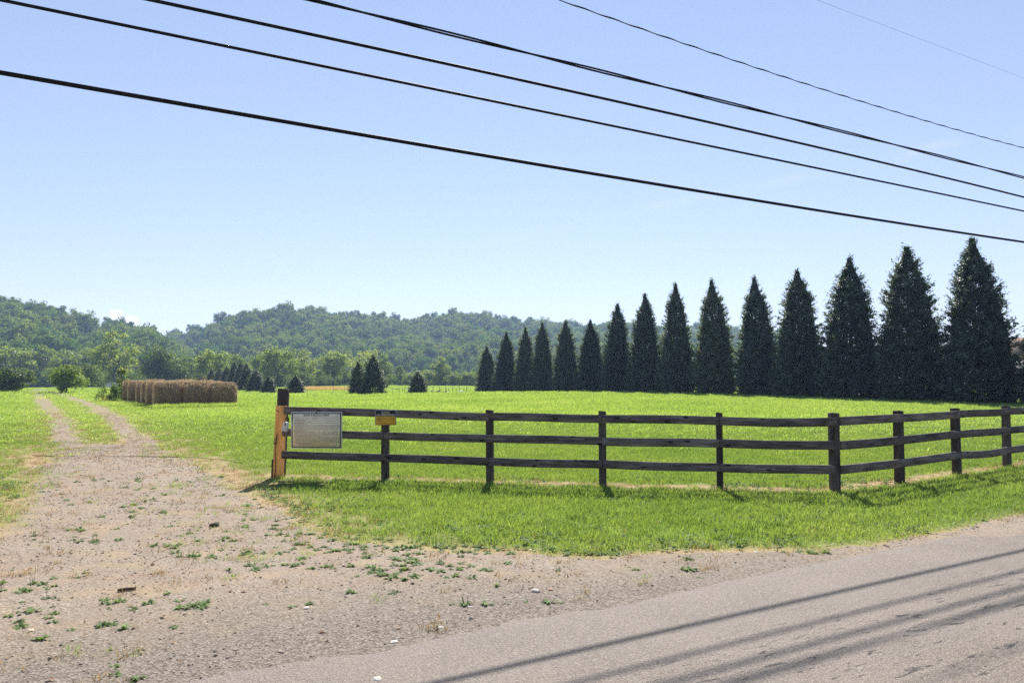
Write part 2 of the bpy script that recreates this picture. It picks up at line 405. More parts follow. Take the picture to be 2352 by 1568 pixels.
# ------------------------------------------------------------------ ground, drive, road
def axis(parts):
    out = []
    for a, b, st in parts: out.append(np.arange(a, b, st))
    return np.unique(np.round(np.concatenate(out), 4))
far = np.concatenate([np.geomspace(20, 4000, 60)])
near_x = np.arange(-20, 20, .14)
xs = np.unique(np.concatenate([-far, near_x, far]))
ys = np.unique(np.concatenate([-np.geomspace(1, 600, 20), np.arange(-1, 22, .11), np.arange(22, 60, .4), np.geomspace(60, 4000, 90)]))
GX, GY = np.meshgrid(xs, ys); shp = GX.shape
GZ = gz(GX, GY)
V = np.stack([GX, GY, GZ], -1).reshape(-1, 3)
nx = shp[1]; idx = np.arange(shp[0] * shp[1]).reshape(shp)
Q = np.stack([idx[:-1, :-1], idx[:-1, 1:], idx[1:, 1:], idx[1:, :-1]], -1).reshape(-1, 4)
gm = gravel(GX, GY).ravel(); dm = dryness(GX, GY).ravel()
ro = road_off(GX, GY).ravel()
apr = np.clip(1.25 - (ro + .8 * (fbm(GX.ravel() * .9, GY.ravel() * .9, 23) - .5)) / (.7 + .9 * sstep(1.5, -2, GX.ravel())), 0, 1) * sstep(5, 1, GX.ravel()) * .9
A = {'gravel': ('POINT', gm), 'dry': ('POINT', dm), 'apron': ('POINT', apr)}
ground = link('ground', mesh_np('ground', V, Q, A, True), M['ground']); tag(ground, kind='structure')
fm = (gm[Q].max(1) > .3) & (V[Q][:, :, 1].mean(1) < 160) & (ro[Q].min(1) > -.6)
uq, inv = np.unique(Q[fm], return_inverse=True)
dv = V[uq].copy(); dv[:, 2] += .004
drive = link('gravel_driveway', mesh_np('gravel_driveway', dv, inv.reshape(-1, 4), {k: ('POINT', a[1][uq]) for k, a in A.items()}, True), M['ground'])
tag(drive, kind='structure')
# road: a strip along U, its far edge a little ragged
al = np.unique(np.round(np.r_[np.arange(-40, 220, .5), np.arange(-6, 12, .06)], 3)); ac = np.concatenate([np.linspace(0, -1, 6), np.linspace(-1.6, -7.2, 8)])
edge = .10 * (fbm(al * .9, al * 0, 5) - .5) + .06 * (fbm(al * 5, al * 0, 8) - .5) + sstep(1.0, -1.5, al) * (.5 * (fbm(al * .8, al * 0 + 3, 15) - .5) + .22 * (fbm(al * 3.1, al * 0, 18) - .5) - .05)
rv = []
for j, c in enumerate(ac):
    off = c + edge * (1 - j / (len(ac) - 1))
    p = E0 + np.outer(al, U) + np.outer(off, NV)
    rv.append(np.c_[p, np.full(len(al), .010 if j else .002) ])
rv = np.array(rv); n_ = len(al)
ri = np.arange(len(ac) * n_).reshape(len(ac), n_)
RQ = np.stack([ri[:-1, :-1], ri[1:, :-1], ri[1:, 1:], ri[:-1, 1:]], -1).reshape(-1, 4)
road = link('road', mesh_np('road', rv.reshape(-1, 3), RQ, None, False), M['asphalt']); tag(road, kind='structure')

# ------------------------------------------------------------------ leaf cards, blades, instancing
def unit(v): return v / (np.linalg.norm(v, axis=-1, keepdims=True) + 1e-9)
def cards(C, N, L, W, along=None, rnd=None, fold=0.0):
    """leaf-shaped rhombs at C facing N, L long, W wide"""
    n = len(C); N = unit(N)
    if along is None: along = RNG.normal(size=(n, 3))
    a = unit(along - (along * N).sum(1, keepdims=True) * N); b = np.cross(N, a)
    L = np.broadcast_to(L, (n,))[:, None]; W = np.broadcast_to(W, (n,))[:, None]
    V = np.stack([C - a * L * .5, C + b * W * .5 - a * L * .08, C + a * L * .5 - N * L * fold, C - b * W * .5 - a * L * .08], 1)
    F = np.arange(n * 4).reshape(n, 4)
    return V.reshape(-1, 3), F, (RNG.random(n) if rnd is None else rnd)

SRC = bpy.data.collections.new('sources')     # never linked: only instanced
def stuff(name, P, rot, scl, idx, meshes, label, cat):
    col = bpy.data.collections.new(name + '_source')
    for i, me in enumerate(meshes):
        o = bpy.data.objects.new('%s_source_%02d' % (name, i), me); col.objects.link(o)
    me = bpy.data.meshes.new(name); me.vertices.add(len(P)); me.vertices.foreach_set('co', np.asarray(P, np.float32).ravel())
    a = me.attributes.new('rot', 'FLOAT_VECTOR', 'POINT'); a.data.foreach_set('vector', np.asarray(rot, np.float32).ravel())
    a = me.attributes.new('scl', 'FLOAT_VECTOR', 'POINT'); a.data.foreach_set('vector', np.asarray(scl, np.float32).ravel())
    a = me.attributes.new('idx', 'INT', 'POINT'); a.data.foreach_set('value', np.asarray(idx, np.int32))
    o = link(name, me); tag(o, label, cat, kind='stuff')
    g = bpy.data.node_groups.new(name + '_scatter', 'GeometryNodeTree')
    g.interface.new_socket('Geometry', in_out='INPUT', socket_type='NodeSocketGeometry')
    g.interface.new_socket('Geometry', in_out='OUTPUT', socket_type='NodeSocketGeometry')
    gi = g.nodes.new('NodeGroupInput'); go = g.nodes.new('NodeGroupOutput')
    ip = g.nodes.new('GeometryNodeInstanceOnPoints'); ci = g.nodes.new('GeometryNodeCollectionInfo')
    ci.inputs['Collection'].default_value = col; ci.inputs['Separate Children'].default_value = True; ci.inputs['Reset Children'].default_value = True
    ip.inputs['Pick Instance'].default_value = True
    def na(nm, ty):
        n = g.nodes.new('GeometryNodeInputNamedAttribute'); n.data_type = ty; n.inputs['Name'].default_value = nm; return n.outputs[0]
    L = g.links.new
    L(gi.outputs[0], ip.inputs['Points']); L(ci.outputs[0], ip.inputs['Instance'])
    L(na('idx', 'INT'), ip.inputs['Instance Index'])
    e2r = g.nodes.new('FunctionNodeEulerToRotation'); L(na('rot', 'FLOAT_VECTOR'), e2r.inputs[0]); L(e2r.outputs[0], ip.inputs['Rotation'])
    L(na('scl', 'FLOAT_VECTOR'), ip.inputs['Scale']); L(ip.outputs[0], go.inputs[0])
    md = o.modifiers.new('scatter', 'NODES'); md.node_group = g
    return o

def tuft(n, rad, h, w, lean=.5, mat=None, hv=.5, seed=0):
    r = np.random.default_rng(seed)
    q = rad * np.sqrt(r.random(n)); a = r.random(n) * 2 * math.pi
    base = np.c_[q * np.cos(a), q * np.sin(a), np.full(n, -.01)]
    hh = h * (1 - hv * r.random(n)); d = r.random(n) * 2 * math.pi; ln = lean * (.2 + r.random(n))
    dirh = np.c_[np.cos(d), np.sin(d), np.zeros(n)]
    f = r.random(n) * math.pi; side = np.c_[np.cos(f), np.sin(f), np.zeros(n)]
    ww = w * (.7 + .6 * r.random(n))
    up = np.array([0, 0, 1.])
    m1 = base + up * (hh * .55)[:, None] + dirh * (hh * ln * .25)[:, None]
    tp = base + up * (hh * (1 - .25 * ln))[:, None] + dirh * (hh * ln)[:, None]
    V = np.stack([base - side * ww[:, None] * .5, base + side * ww[:, None] * .5, m1 + side * ww[:, None] * .42, m1 - side * ww[:, None] * .42, tp], 1).reshape(-1, 3)
    k = np.arange(n)[:, None] * 5
    Qd = k + np.array([[0, 1, 2, 3]]); T = k + np.array([[3, 2, 4]])
    rr = r.random(n)
    me = mesh_np('tuft', V, [Qd, T], {'rnd': ('FACE', np.concatenate([rr, rr]))})
    me.materials.append(mat); return me

HALF = .70                                  # half-width of the view per metre of depth, with margin
def wedge(n, y0, y1, xtra=1.5):
    Y = np.sqrt(RNG.random(n) * (y1 ** 2 - y0 ** 2) + y0 ** 2); X = (RNG.random(n) * 2 - 1) * (HALF * Y + xtra)
    return X, Y
def scatter(name, X, Y, s0, s1, meshes, label, cat, tilt=.12, tall=None, dz=0.0):
    n = len(X); s = s0 + (s1 - s0) * RNG.random(n)
    z = gz(X, Y) + dz
    rot = np.c_[RNG.normal(size=n) * tilt, RNG.normal(size=n) * tilt, RNG.random(n) * 6.283]
    scl = np.c_[s, s, s if tall is None else s * tall]
    return stuff(name, np.c_[X, Y, z], rot, scl, RNG.integers(0, len(meshes), n), meshes, label, cat)

# lawn (verge and the first metres behind the fence)
lawn = [tuft(46, .15, .085, .0055, .9, M['grass'], .6, s) for s in range(4)]
X, Y = wedge(74000, 6.0, 32)
gmk = gravel(X, Y); dd = dryness(X, Y); ok = (road_off(X, Y) > .0) & (RNG.random(len(X)) > gmk * 1.4) & (RNG.random(len(X)) > dd * 1.1)
ht = .8 + .5 * fbm(X * .6, Y * .6, 41) + .6 * np.exp(-(line_d(X, Y, FLINE) / .35) ** 2) * fbm(X * 2, Y * 2, 44)
ht = ht * (1 - .45 * dd) * (.65 + .5 * sstep(0, .8, road_off(X, Y)))
scatter('lawn_grass', X[ok], Y[ok], .8, 1.25, lawn, 'short green grass of the verge and lawn around the board fence', 'grass', .15, ht[ok])
# field behind the fence
fieldt = [tuft(60, .34, .15, .012, .8, M['field'], .6, s + 10) for s in range(4)]
X, Y = wedge(64000, 14.2, 72, 3)
gmk = gravel(X, Y); dd = dryness(X, Y); ok = (RNG.random(len(X)) < sstep(17, 33, Y)) & (line_d(X, Y, FLINE) > .9) & (Y > 14.2) & (RNG.random(len(X)) > gmk * 1.3) & (RNG.random(len(X)) > dd * .6)
ht = (.7 + .6 * fbm(X * .2, Y * .2, 47)) * (.6 + .4 * sstep(22, 40, Y))
scatter('field_grass', X[ok], Y[ok], .8, 1.35, fieldt, 'bright green hay field grass behind the fence', 'grass', .12, (ht * (1 - .5 * dd))[ok])
farT = [tuft(70, .8, .2, .035, .8, M['field'], .6, s + 20) for s in range(3)]
X, Y = wedge(40000, 68, 230, 5)
gmk = gravel(X, Y); ok = (RNG.random(len(X)) > gmk * 1.3)
scatter('distant_field_grass', X[ok], Y[ok], .8, 1.4, farT, 'far part of the green field before the tree line', 'grass', .08)
# dry grass
dryT = [tuft(30, .12, .075, .005, 1.2, M['dry'], .6, s + 30) for s in range(3)]
X, Y = wedge(30000, 4.0, 40)
gmk = gravel(X, Y); dd = dryness(X, Y); pr = np.clip(dd * .9 * (1 - gmk * .55) + .16 * gmk * (fbm(X * 1.2, Y * 1.2, 61) > .5), 0, 1)
ok = (RNG.random(len(X)) < pr) & (road_off(X, Y) > .02)
scatter('dry_grass', X[ok], Y[ok], .5, 1.25, dryT, 'straw coloured dry grass along the drive and the fence line', 'grass', .2)
# thin green in the drive
X, Y = wedge(9000, 5.0, 22)
gmk = gravel(X, Y); pt = fbm(X * .9, Y * .9, 66); ok = (gmk > .2) & (pt > .57) & (RNG.random(len(X)) < .5) & (road_off(X, Y) > .15)
scatter('drive_grass', X[ok], Y[ok], .35, .8, lawn, 'thin green grass sprouting in patches on the gravel drive', 'grass', .3)

# broad-leaved weeds: rosettes and spikes
def rosette(seed, n=14, L=.09):
    r = np.random.default_rng(seed); mb = MB()
    for i in range(n):
        a = r.random() * 6.283; l = L * (.6 + .7 * r.random()); w = l * .36; el = .15 + .55 * r.random()
        d = np.array([math.cos(a), math.sin(a), 0]); sd = np.array([-d[1], d[0], 0])
        p0 = d * .008; p1 = d * l * .5 + np.array([0, 0, l * el * .6]); p2 = d * l + np.array([0, 0, l * el * .35])
        mb.add([p0 - sd * w * .12, p0 + sd * w * .12, p1 + sd * w * .5, p1 - sd * w * .5, p2], [[0, 1, 2, 3]], [[3, 2, 4]], r.random())
    return mb
def weedmesh(seed, spikes=0):
    mb = rosette(seed, 15); r = np.random.default_rng(seed + 99)
    for k in range(spikes):
        a = r.random() * 6.283; b = np.array([math.cos(a), math.sin(a), 0]) * .02; h = .06 + .07 * r.random()
        mb.tube([b, b * 2 + [0, 0, h]], [.0025, .0035], 4, .1)
    me = mb.mesh('weed'); me.materials.append(M['weed']); return me
weeds = [weedmesh(s, (0, 0, 0, 3)[s % 4]) for s in range(6)]
wx, wy = [], []
def patch(px, py, n, sx, sy):
    n = max(3, int(n * .62))
    c = gp(px, py); wx.extend(c[0] + RNG.normal(size=n) * sx); wy.extend(c[1] + RNG.normal(size=n) * sy)
for a in [(835, 1250, 46, .4, .14), (930, 1285, 44, .36, .2), (985, 1310, 46, .32, .18), (900, 1325, 22, .14, .06), (1040, 1258, 30, .3, .08), (870, 1262, 40, .25, .1), (800, 1205, 26, .3, .2),
          (1120, 1272, 16, .2, .06), (430, 1392, 14, .12, .07), (160, 1225, 16, .2, .15), (195, 1245, 14, .2, .1), (25, 1345, 40, .3, .25), (60, 1385, 14, .4, .2), (140, 1420, 12, .5, .16),
          (255, 1440, 10, .3, .08), (665, 1300, 14, .2, .05), (560, 1275, 10, .12, .06), (510, 1245, 10, .15, .06), (405, 1255, 10, .16, .06), (440, 1280, 10, .12, .05), (745, 1305, 8, .08, .04),
          (870, 1362, 7, .1, .04), (655, 1390, 6, .1, .04), (1385, 1275, 14, .12, .05), (1590, 1310, 12, .1, .03), (1850, 1270, 14, .2, .04), (1100, 1390, 8, .1, .02), (1250, 1385, 8, .1, .02),
          (330, 1380, 10, .3, .1), (700, 1240, 20, .5, .2), (620, 1210, 20, .5, .2), (760, 1270, 14, .3, .1)]: patch(*a)
X, Y = wedge(2600, 4.6, 14); ok = (gravel(X, Y) > .45) & (fbm(X * .8, Y * .8, 71) > .5) & (RNG.random(len(X)) < .30)
wx = np.concatenate([wx, X[ok]]); wy = np.concatenate([wy, Y[ok]])
ok = (road_off(wx, wy) > .02); wx, wy = wx[ok], wy[ok]
scatter('weeds', wx, wy, .28, .75, weeds, 'low broad-leaved weeds scattered over the gravel apron', 'weeds', .12)
# weeds and clover in the verge
X, Y = wedge(7000, 6.5, 14); ok = (gravel(X, Y) < .3) & (road_off(X, Y) > .05) & (fbm(X * 1.1, Y * 1.1, 73) > .55)
scatter('verge_weeds', X[ok], Y[ok], .3, .6, weeds, 'broad-leaved weeds and clover growing among the verge grass', 'weeds', .2, None, .02)

# pebbles
def pebble(seed):
    r = np.random.default_rng(seed)
    import bmesh
    bm = bmesh.new(); bmesh.ops.create_icosphere(bm, subdivisions=1, radius=1)
    for v in bm.verts: v.co *= .75 + .5 * r.random(); v.co.z *= .55
    me = bpy.data.meshes.new('pebble'); bm.to_mesh(me); bm.free()
    a = me.attributes.new('rnd', 'FLOAT', 'FACE'); return me
def pebmat():
    t = NT('loose_pebbles'); oi = t.n('ObjectInfo').outputs['Random']
    return t.bsdf(t.ramp(oi, [(0, (0.076, 0.063, 0.050)), (.35, (0.193, 0.155, 0.118)), (.85, (0.286, 0.235, 0.185)), (1, (0.437, 0.386, 0.319))]), .85, .2)
M['pebble'] = pebmat()
pebs = [pebble(s) for s in range(5)]
for p in pebs: p.materials.append(M['pebble'])
X, Y = wedge(42000, 4.0, 22); gmk = gravel(X, Y)
ok = (gmk > .35) & (road_off(X, Y) > -.15) & (RNG.random(len(X)) < .25 + .75 * (fbm(X * 1.2, Y * 1.2, 81) > .48))
X, Y = X[ok], Y[ok]
sz = .005 + .011 * RNG.random(len(X)) ** 5 + .00025 * Y
n = len(X)
stuff('loose_gravel', np.c_[X, Y, gz(X, Y) + .006], np.c_[RNG.normal(size=n) * .3, RNG.normal(size=n) * .3, RNG.random(n) * 6.28], np.c_[sz, sz, sz], RNG.integers(0, 5, n), pebs,
      'loose grey gravel strewn over the driveway apron', 'gravel')
# fallen leaves
def leafmesh(seed):
    r = np.random.default_rng(seed); k = 7; a = np.arange(k) / k * 6.283
    rad = .03 * (.6 + .6 * r.random(k)); v = np.c_[rad * np.cos(a), rad * 1.3 * np.sin(a), .012 * r.random(k)]
    v = np.vstack([v, [0, 0, .001]]); me = mesh_np('leaf', v, np.array([[k, i, (i + 1) % k] for i in range(k)]), {'rnd': ('FACE', np.full(k, r.random()))})
    me.materials.append(M['deadleaf']); return me
lm = [leafmesh(s) for s in range(5)]
X, Y = wedge(900, 4.4, 12)
pr = .15 + .85 * np.exp(-(((X + 2.9) / 1.2) ** 2 + ((Y - 5.4) / .8) ** 2)) + .5 * np.exp(-(poly_sd(X, Y, POLY) / .3) ** 2) * (X > 0)
ok = (RNG.random(len(X)) < pr) & (road_off(X, Y) > .02)
scatter('fallen_leaves', X[ok], Y[ok], .3, .75, lm, 'rust brown dead leaves lying on the gravel and the verge edge', 'leaves', .25, None, .012)

# ------------------------------------------------------------------ board fence
fence = empty('board_fence', (FENCE_A[0], FENCE_A[1], 0))
tag(fence, 'weathered three-board fence with a corner, running along the verge in front of the field', 'fence')
def unparent_place(o, p): o.parent = fence; o.matrix_parent_inverse = Matrix.Translation(fence.location).inverted()
FPX1 = [887, 1126, 1383, 1650, 1912]
def on_line(px, A_, B_):
    k = (px - CX) / FPX / CP; e = B_ - A_
    # X = k*Y (horizon approximation)
    k = (px - CX) / FPX; s = (k * A_[1] - A_[0]) / (e[0] - k * e[1]); return A_ + e * s
posts1 = [on_line(p, FENCE_A, FENCE_B) for p in FPX1]
L2 = np.linalg.norm(on_line(2306, FENCE_B, FENCE_C) - FENCE_B) / 3
posts2 = [on_line(2060, FENCE_B, FENCE_C), on_line(2191, FENCE_B, FENCE_C), on_line(2306, FENCE_B, FENCE_C)]
posts2 += [posts2[-1] + FDIR2 * L2 * (k + 1) for k in range(3)]
d1 = (FENCE_B - FENCE_A) / np.linalg.norm(FENCE_B - FENCE_A)
def post(p, d, w=.125, dp=.125, h=1.225, mat='post', lean=0.0):
    mb = MB(); n = 6
    zz = np.linspace(-.3, h, n)
    for a in range(1): pass
    v = []
    for i, z in enumerate(zz):
        for (sx, sy) in ((-1, -1), (1, -1), (1, 1), (-1, 1)):
            v.append([z, sx * w / 2, sy * dp / 2 ])
    v = np.array(v); v[-4:, 0] += np.array([.012, .0, -.008, .004])
    q = [[i * 4 + k, i * 4 + (k + 1) % 4, (i + 1) * 4 + (k + 1) % 4, (i + 1) * 4 + k] for i in range(n - 1) for k in range(4)]
    q += [[0, 3, 2, 1], [(n - 1) * 4 + k for k in range(4)]]
    mb.add(v, q)
    o = link('post', mb.mesh('post'), M[mat]); bevel(o, .008)
    # local X up, local Y along the fence
    ax = np.array([lean, 0, 1.]); ax = Vector(ax).normalized(); dy = Vector((d[0], d[1], 0)); dz = ax.cross(dy).normalized(); dy = dz.cross(ax)
    m3 = Matrix((ax, dy, dz)).transposed().to_4x4(); m3.translation = (p[0], p[1], 0)
    o.matrix_world = m3; unparent_place(o, None); return o
def nrm(d): return np.array([d[1], -d[0]])            # towards the camera side
for i, p in enumerate(posts1[:-1]): post(p - nrm(d1) * .0, d1, .115 if i != 3 else .10, .12, 1.215 + .02 * random.random(), lean=random.uniform(-.008, .008))
for i, p in enumerate(posts2): post(p, FDIR2, .135, .12, 1.215 + .02 * random.random(), lean=random.uniform(-.008, .008))
cpd = (d1 + FDIR2); cpd /= np.linalg.norm(cpd)
post(posts1[-1], cpd, .128, .125, 1.225)
def board(a, b, za, zb, hgt=.135, th=.032, sag=0.0, mat='wood', name='board', end=.0):
    """plank from a to b (plan points on its mid-plane), za/zb = top heights"""
    a = np.array([a[0], a[1], za - hgt / 2]); b = np.array([b[0], b[1], zb - hgt / 2]); L = np.linalg.norm(b - a); ex = (b - a) / L
    n = max(6, int(L / .15)); x = np.linspace(0, L, n); t = x / L
    mb = MB(); v = []
    ph = random.random() * 6; wob = .006 * np.sin(ph + t * 5) - sag * 4 * t * (1 - t)
    for i in range(n):
        for (sy, sz) in ((-1, -1), (1, -1), (1, 1), (-1, 1)):
            v.append([x[i], sy * th / 2, sz * hgt / 2 + wob[i]])
    q = [[i * 4 + k, i * 4 + (k + 1) % 4, (i + 1) * 4 + (k + 1) % 4, (i + 1) * 4 + k] for i in range(n - 1) for k in range(4)]
    q += [[0, 3, 2, 1], [(n - 1) * 4 + k for k in range(4)]]
    q = [f[::-1] for f in q]
    mb.add(v, q); o = link(name, mb.mesh(name), M[mat]); bevel(o, .004, 1)
    X_ = Vector(ex); Y_ = Vector((0, 0, 1)).cross(X_).normalized(); Z_ = X_.cross(Y_)
    m3 = Matrix((X_, Y_, Z_)).transposed().to_4x4(); m3.translation = a
    o.matrix_world = m3; unparent_place(o, None); return o
FRONT = .062 + .017
TOPS = {'g': (1.262, .872, .487), 0: (1.212, .842, .46), 1: (1.185, .815, .44), 2: (1.175, .81, .435), 3: (1.163, .803, .43), 4: (1.165, .803, .43)}
o1 = nrm(d1) * FRONT; o2 = nrm(FDIR2) * FRONT
gate_start = on_line(659, FENCE_A, FENCE_B) ; gate_mid = on_line(656, FENCE_A, FENCE_B)
for r_ in range(3):
    st = gate_start if r_ == 0 else (gate_mid if r_ == 1 else on_line(655, FENCE_A, FENCE_B))
    # boards two bays long; joints on posts
    board(st + o1, posts1[1 if r_ != 1 else 0] + o1 - d1 * .003, TOPS['g'][r_], TOPS[1 if r_ != 1 else 0][r_])
    if r_ == 1: board(posts1[0] + o1 + d1 * .003, posts1[2] + o1 - d1 * .003, TOPS[0][1], TOPS[2][1])
    else: board(posts1[1] + o1 + d1 * .003, posts1[2] + o1 - d1 * .003, TOPS[1][r_], TOPS[2][r_])
    board(posts1[2] + o1 + d1 * .003, posts1[3] + o1 - d1 * .003, TOPS[2][r_], TOPS[3][r_])
    board(posts1[3] + o1 + d1 * .003, posts1[4] + o1 * 1.1 - d1 * (.01 if r_ else -.03), TOPS[3][r_] - (.01 if r_ == 0 else 0), TOPS[4][r_], sag=.012 if r_ == 0 else 0)
    tz = (1.165, .803, .43)[r_]
    seq = [posts1[4]] + posts2
    rise = [0, .012, .018, .02, .02, .02, .02]
    cuts = [0, 2, 3, 5, 6] if r_ != 2 else [0, 2, 3, 4, 6]
    for a, b in zip(cuts[:-1], cuts[1:]):
        board(seq[a] + o2 + FDIR2 * (.045 if a == 0 else .003), seq[b] + o2 - FDIR2 * .003, tz + rise[a], tz + rise[b], sag=.025 if (r_ == 2 and a == 2) else .004)
# end post: tall dark post with a fresh orange plank on its face
GPOS = on_line(645, FENCE_A, FENCE_B)
ep = post(GPOS - nrm(d1) * .02, d1, .165, .14, 1.575, lean=.03); ep.name = 'end_post'; tag(ep, 'tall dark end post standing well above the boards')
pl = MB()
pl.box((.63, .014, 0), (1.30, .198, .042)); po = link('plank', pl.mesh('plank'), M['newwood']); bevel(po, .004)
po.matrix_world = ep.matrix_world @ Matrix.Translation((0, .008, 0)); 
mloc = ep.matrix_world.copy(); off = Vector((nrm(d1)[0], nrm(d1)[1], 0)) * (.07 + .022)
mm = mloc.copy(); mm.translation = mm.translation + off + Vector((d1[0], d1[1], 0)) * .004; po.matrix_world = mm
po.parent = ep; po.matrix_parent_inverse = ep.matrix_world.inverted(); tag(po, 'fresh orange plank on the face of the dark end post')
sb = MB(); sb.box((.15, -.095, 0), (.36, .028, .05)); so = link('shim', sb.mesh('shim'), M['post']); so.matrix_world = mm; so.parent = ep; so.matrix_parent_inverse = ep.matrix_world.inverted()
face_sign = 1 if (mm.to_3x3() @ Vector((0, 0, 1))).dot(Vector((nrm(d1)[0], nrm(d1)[1], 0))) > 0 else -1
for (z_, y_) in ((1.19, -.05), (1.175, -.02), (.62, -.04)):
    nb = MB(); nb.tube([[z_, y_, -.018], [z_, y_, -.028]], [.011, .011], 8); no = link('bolt', nb.mesh('bolt'), M['black'])
    no.matrix_world = mm @ Matrix.Diagonal((1, 1, -face_sign, 1)); no.parent = ep; no.matrix_parent_inverse = ep.matrix_world.inverted()

# ------------------------------------------------------------------ signs
FR = FRONT + .017 + .006
def sign_frame(px0, py0, px1, py1, extra=0.0):
    """local frame on the face of the boards: x to the right along the fence, y up"""
    A_ = FENCE_A + nrm(d1) * (FR + extra); B_ = FENCE_B + nrm(d1) * (FR + extra)
    a = on_line(px0, A_, B_); b = on_line(px1, A_, B_)
    za = at(px0, py0, a[1])[2]; zb = at(px1, py0, b[1])[2]; zc = at(px0, py1, a[1])[2]
    return a, b, za, zb, zc
def text_mesh(s, size, font=None, bold=False):
    cu = bpy.data.curves.new('txt', 'FONT'); cu.body = s; cu.size = size; cu.align_x = 'CENTER'; cu.extrude = .0006
    if bold: cu.offset = size * .012
    o = bpy.data.objects.new('txt', cu); COL.objects.link(o); bpy.context.view_layer.update()
    me = bpy.data.meshes.new_from_object(o.evaluated_get(bpy.context.evaluated_depsgraph_get())); bpy.data.objects.remove(o)
    return me
def make_sign(name, label, corners, tilt):
    a, b, za, zb, zc = corners
    w = np.linalg.norm(b - a); h = za - zc
    c = np.array([(a[0] + b[0]) / 2, (a[1] + b[1]) / 2, (za + zb) / 2 - h / 2])
    root = empty(name, c)
    X_ = Vector((b[0] - a[0], b[1] - a[1], zb - za)).normalized(); N_ = Vector((nrm(d1)[0], nrm(d1)[1], 0)); N_ = (N_ - X_ * N_.dot(X_)).normalized(); Y_ = N_.cross(X_)
    m3 = Matrix((X_, Y_, N_)).transposed().to_4x4() ; m3.translation = c
    root.matrix_world = m3 @ Matrix.Rotation(tilt, 4, 'Z')
    tag(root, label, 'sign'); return root, w, h
def part(name, mb, mat, root, smooth=False):
    me = mb if isinstance(mb, bpy.types.Mesh) else mb.mesh(name, smooth)
    o = link(name, me, M[mat]); o.parent = root; return o
rs, w, h = make_sign('rules_sign', 'large cream rules notice with a black border, hung on the boards beside the orange plank', sign_frame(670.5, 945.5, 787.5, 1029), 0)
mb = MB(); mb.box((0, 0, 0), (w, h, .006)); bevel(part('panel', mb, 'rim', rs), .002, 1)
mb = MB(); mb.box((0, 0, .0042), (w * .962, h * .945, .002)); part('border', mb, 'black', rs)
mb = MB(); mb.box((0, 0, .0062), (w * .925, h * .895, .002)); part('notice', mb, 'paper', rs)
tm = text_mesh('RULES & REGULATIONS', .046, bold=True); to = part('title', tm, 'ink2', rs); to.location = (0, h * .385, .0082)
mb = MB(); r = np.random.default_rng(5); y = h * .345
x0, x1 = -w * .445, w * .445
for ln in range(31):
    y = h * .345 - ln * h * .0253
    gap = r.random() < .2
    x = x0 + (r.random() * .03 if not gap else r.random() * .1); end = x1 if r.random() > .22 else x0 + (x1 - x0) * (.25 + .6 * r.random())
    if ln == 1: x, end = -.08, .02
    while x < end:
        ww = .008 + .03 * r.random(); hh = .004 + .002 * r.random()
        mb.box((x + ww / 2, y + (r.random() - .5) * .002, .0078), (ww, hh, .0012)); x += ww + .005
part('small_print', mb, 'ink', rs)
mb = MB(); mb.tube([[0, h / 2 - .012, .004], [0, h / 2 - .012, .012]], .009, 8); part('screw', mb, 'black', rs)
ps, w, h = make_sign('posted_sign', 'small black and orange no trespassing sign on the top board at a thin post', sign_frame(863, 941.5, 911, 976, .004), 0)
mb = MB(); mb.box((0, 0, 0), (w, h, .004)); part('panel', mb, 'rim', ps)
mb = MB(); mb.box((0, -.002, .003), (w * .965, h * .965, .002)); part('border', mb, 'ink2', ps)
mb = MB(); mb.box((0, -h * .185, .005), (w * .925, h * .56, .002)); part('notice', mb, 'orange', ps)
for i, (s, sz, yy, mt) in enumerate([('POSTED', .042, .285, 'creamink'), ('NO TRESPASSING', .041, .135, 'creamink'), ('NO PERSON MAY ENTER THIS', .0235, -.02, 'ink2'),
                                ('PROPERTY WITHOUT WRITTEN', .0235, -.125, 'ink2'), ('PERMISSION OF THE OWNER', .0235, -.23, 'ink2')]):
    to = part('lettering', text_mesh(s, sz, bold=True), mt, ps); to.location = (0, h * yy, .0052 if i < 2 else .0072)
mb = MB(); x = -w * .33
r = np.random.default_rng(8)
while x < w * .33:
    ww = .012 + .03 * r.random(); mb.box((x + ww / 2, -h * .375, .0072), (ww, .009, .001)); x += ww + .005
part('small_print', mb, 'ink', ps)

# lock box and its cable
A_ = FENCE_A + nrm(d1) * .17; B_ = FENCE_B + nrm(d1) * .17
lp = on_line(660, A_, B_); zt = at(660, 969, lp[1])[2]; zb = at(660, 997, lp[1])[2]
lk = empty('padlock', (lp[0], lp[1], zt)); lk.rotation_euler = (0, R(12), math.atan2(d1[1], d1[0]))
tag(lk, 'pale grey combination padlock hanging from a wire beside the orange plank', 'padlock')
mb = MB(); hh = .165
mb.add([[-.045, -.025, 0], [.045, -.025, 0], [.045, .025, 0], [-.045, .025, 0], [-.06, -.028, -hh], [.05, -.028, -hh], [.05, .028, -hh], [-.06, .028, -hh]],
       [[0, 1, 2, 3], [7, 6, 5, 4], [4, 5, 1, 0], [5, 6, 2, 1], [6, 7, 3, 2], [7, 4, 0, 3]])
bevel(part('lock_body', mb, 'lockbody', lk), .014, 3)
an = np.linspace(0, math.pi, 12)
mb = MB(); mb.tube([[-.032, 0, -.01]] + [[-.032 * math.cos(a), 0, .05 + .032 * math.sin(a)] for a in an] + [[.032, 0, -.01]], .0085, 8); part('shackle', mb, 'black', lk, True)
mb = MB()
for k in (-1, 1): mb.box((.008 * k, -.0285, -.045), (.011, .005, .022))
mb.box((0, -.027, -.02), (.02, .005, .012)); part('dial', mb, 'black', lk)
ht0 = at(662, 951, lp[1])
mb = MB(); top = np.array([lp[0] + .02, lp[1], zt + .08])
bh = np.array([ht0[0] + .02, lp[1] + .03, ht0[2]])
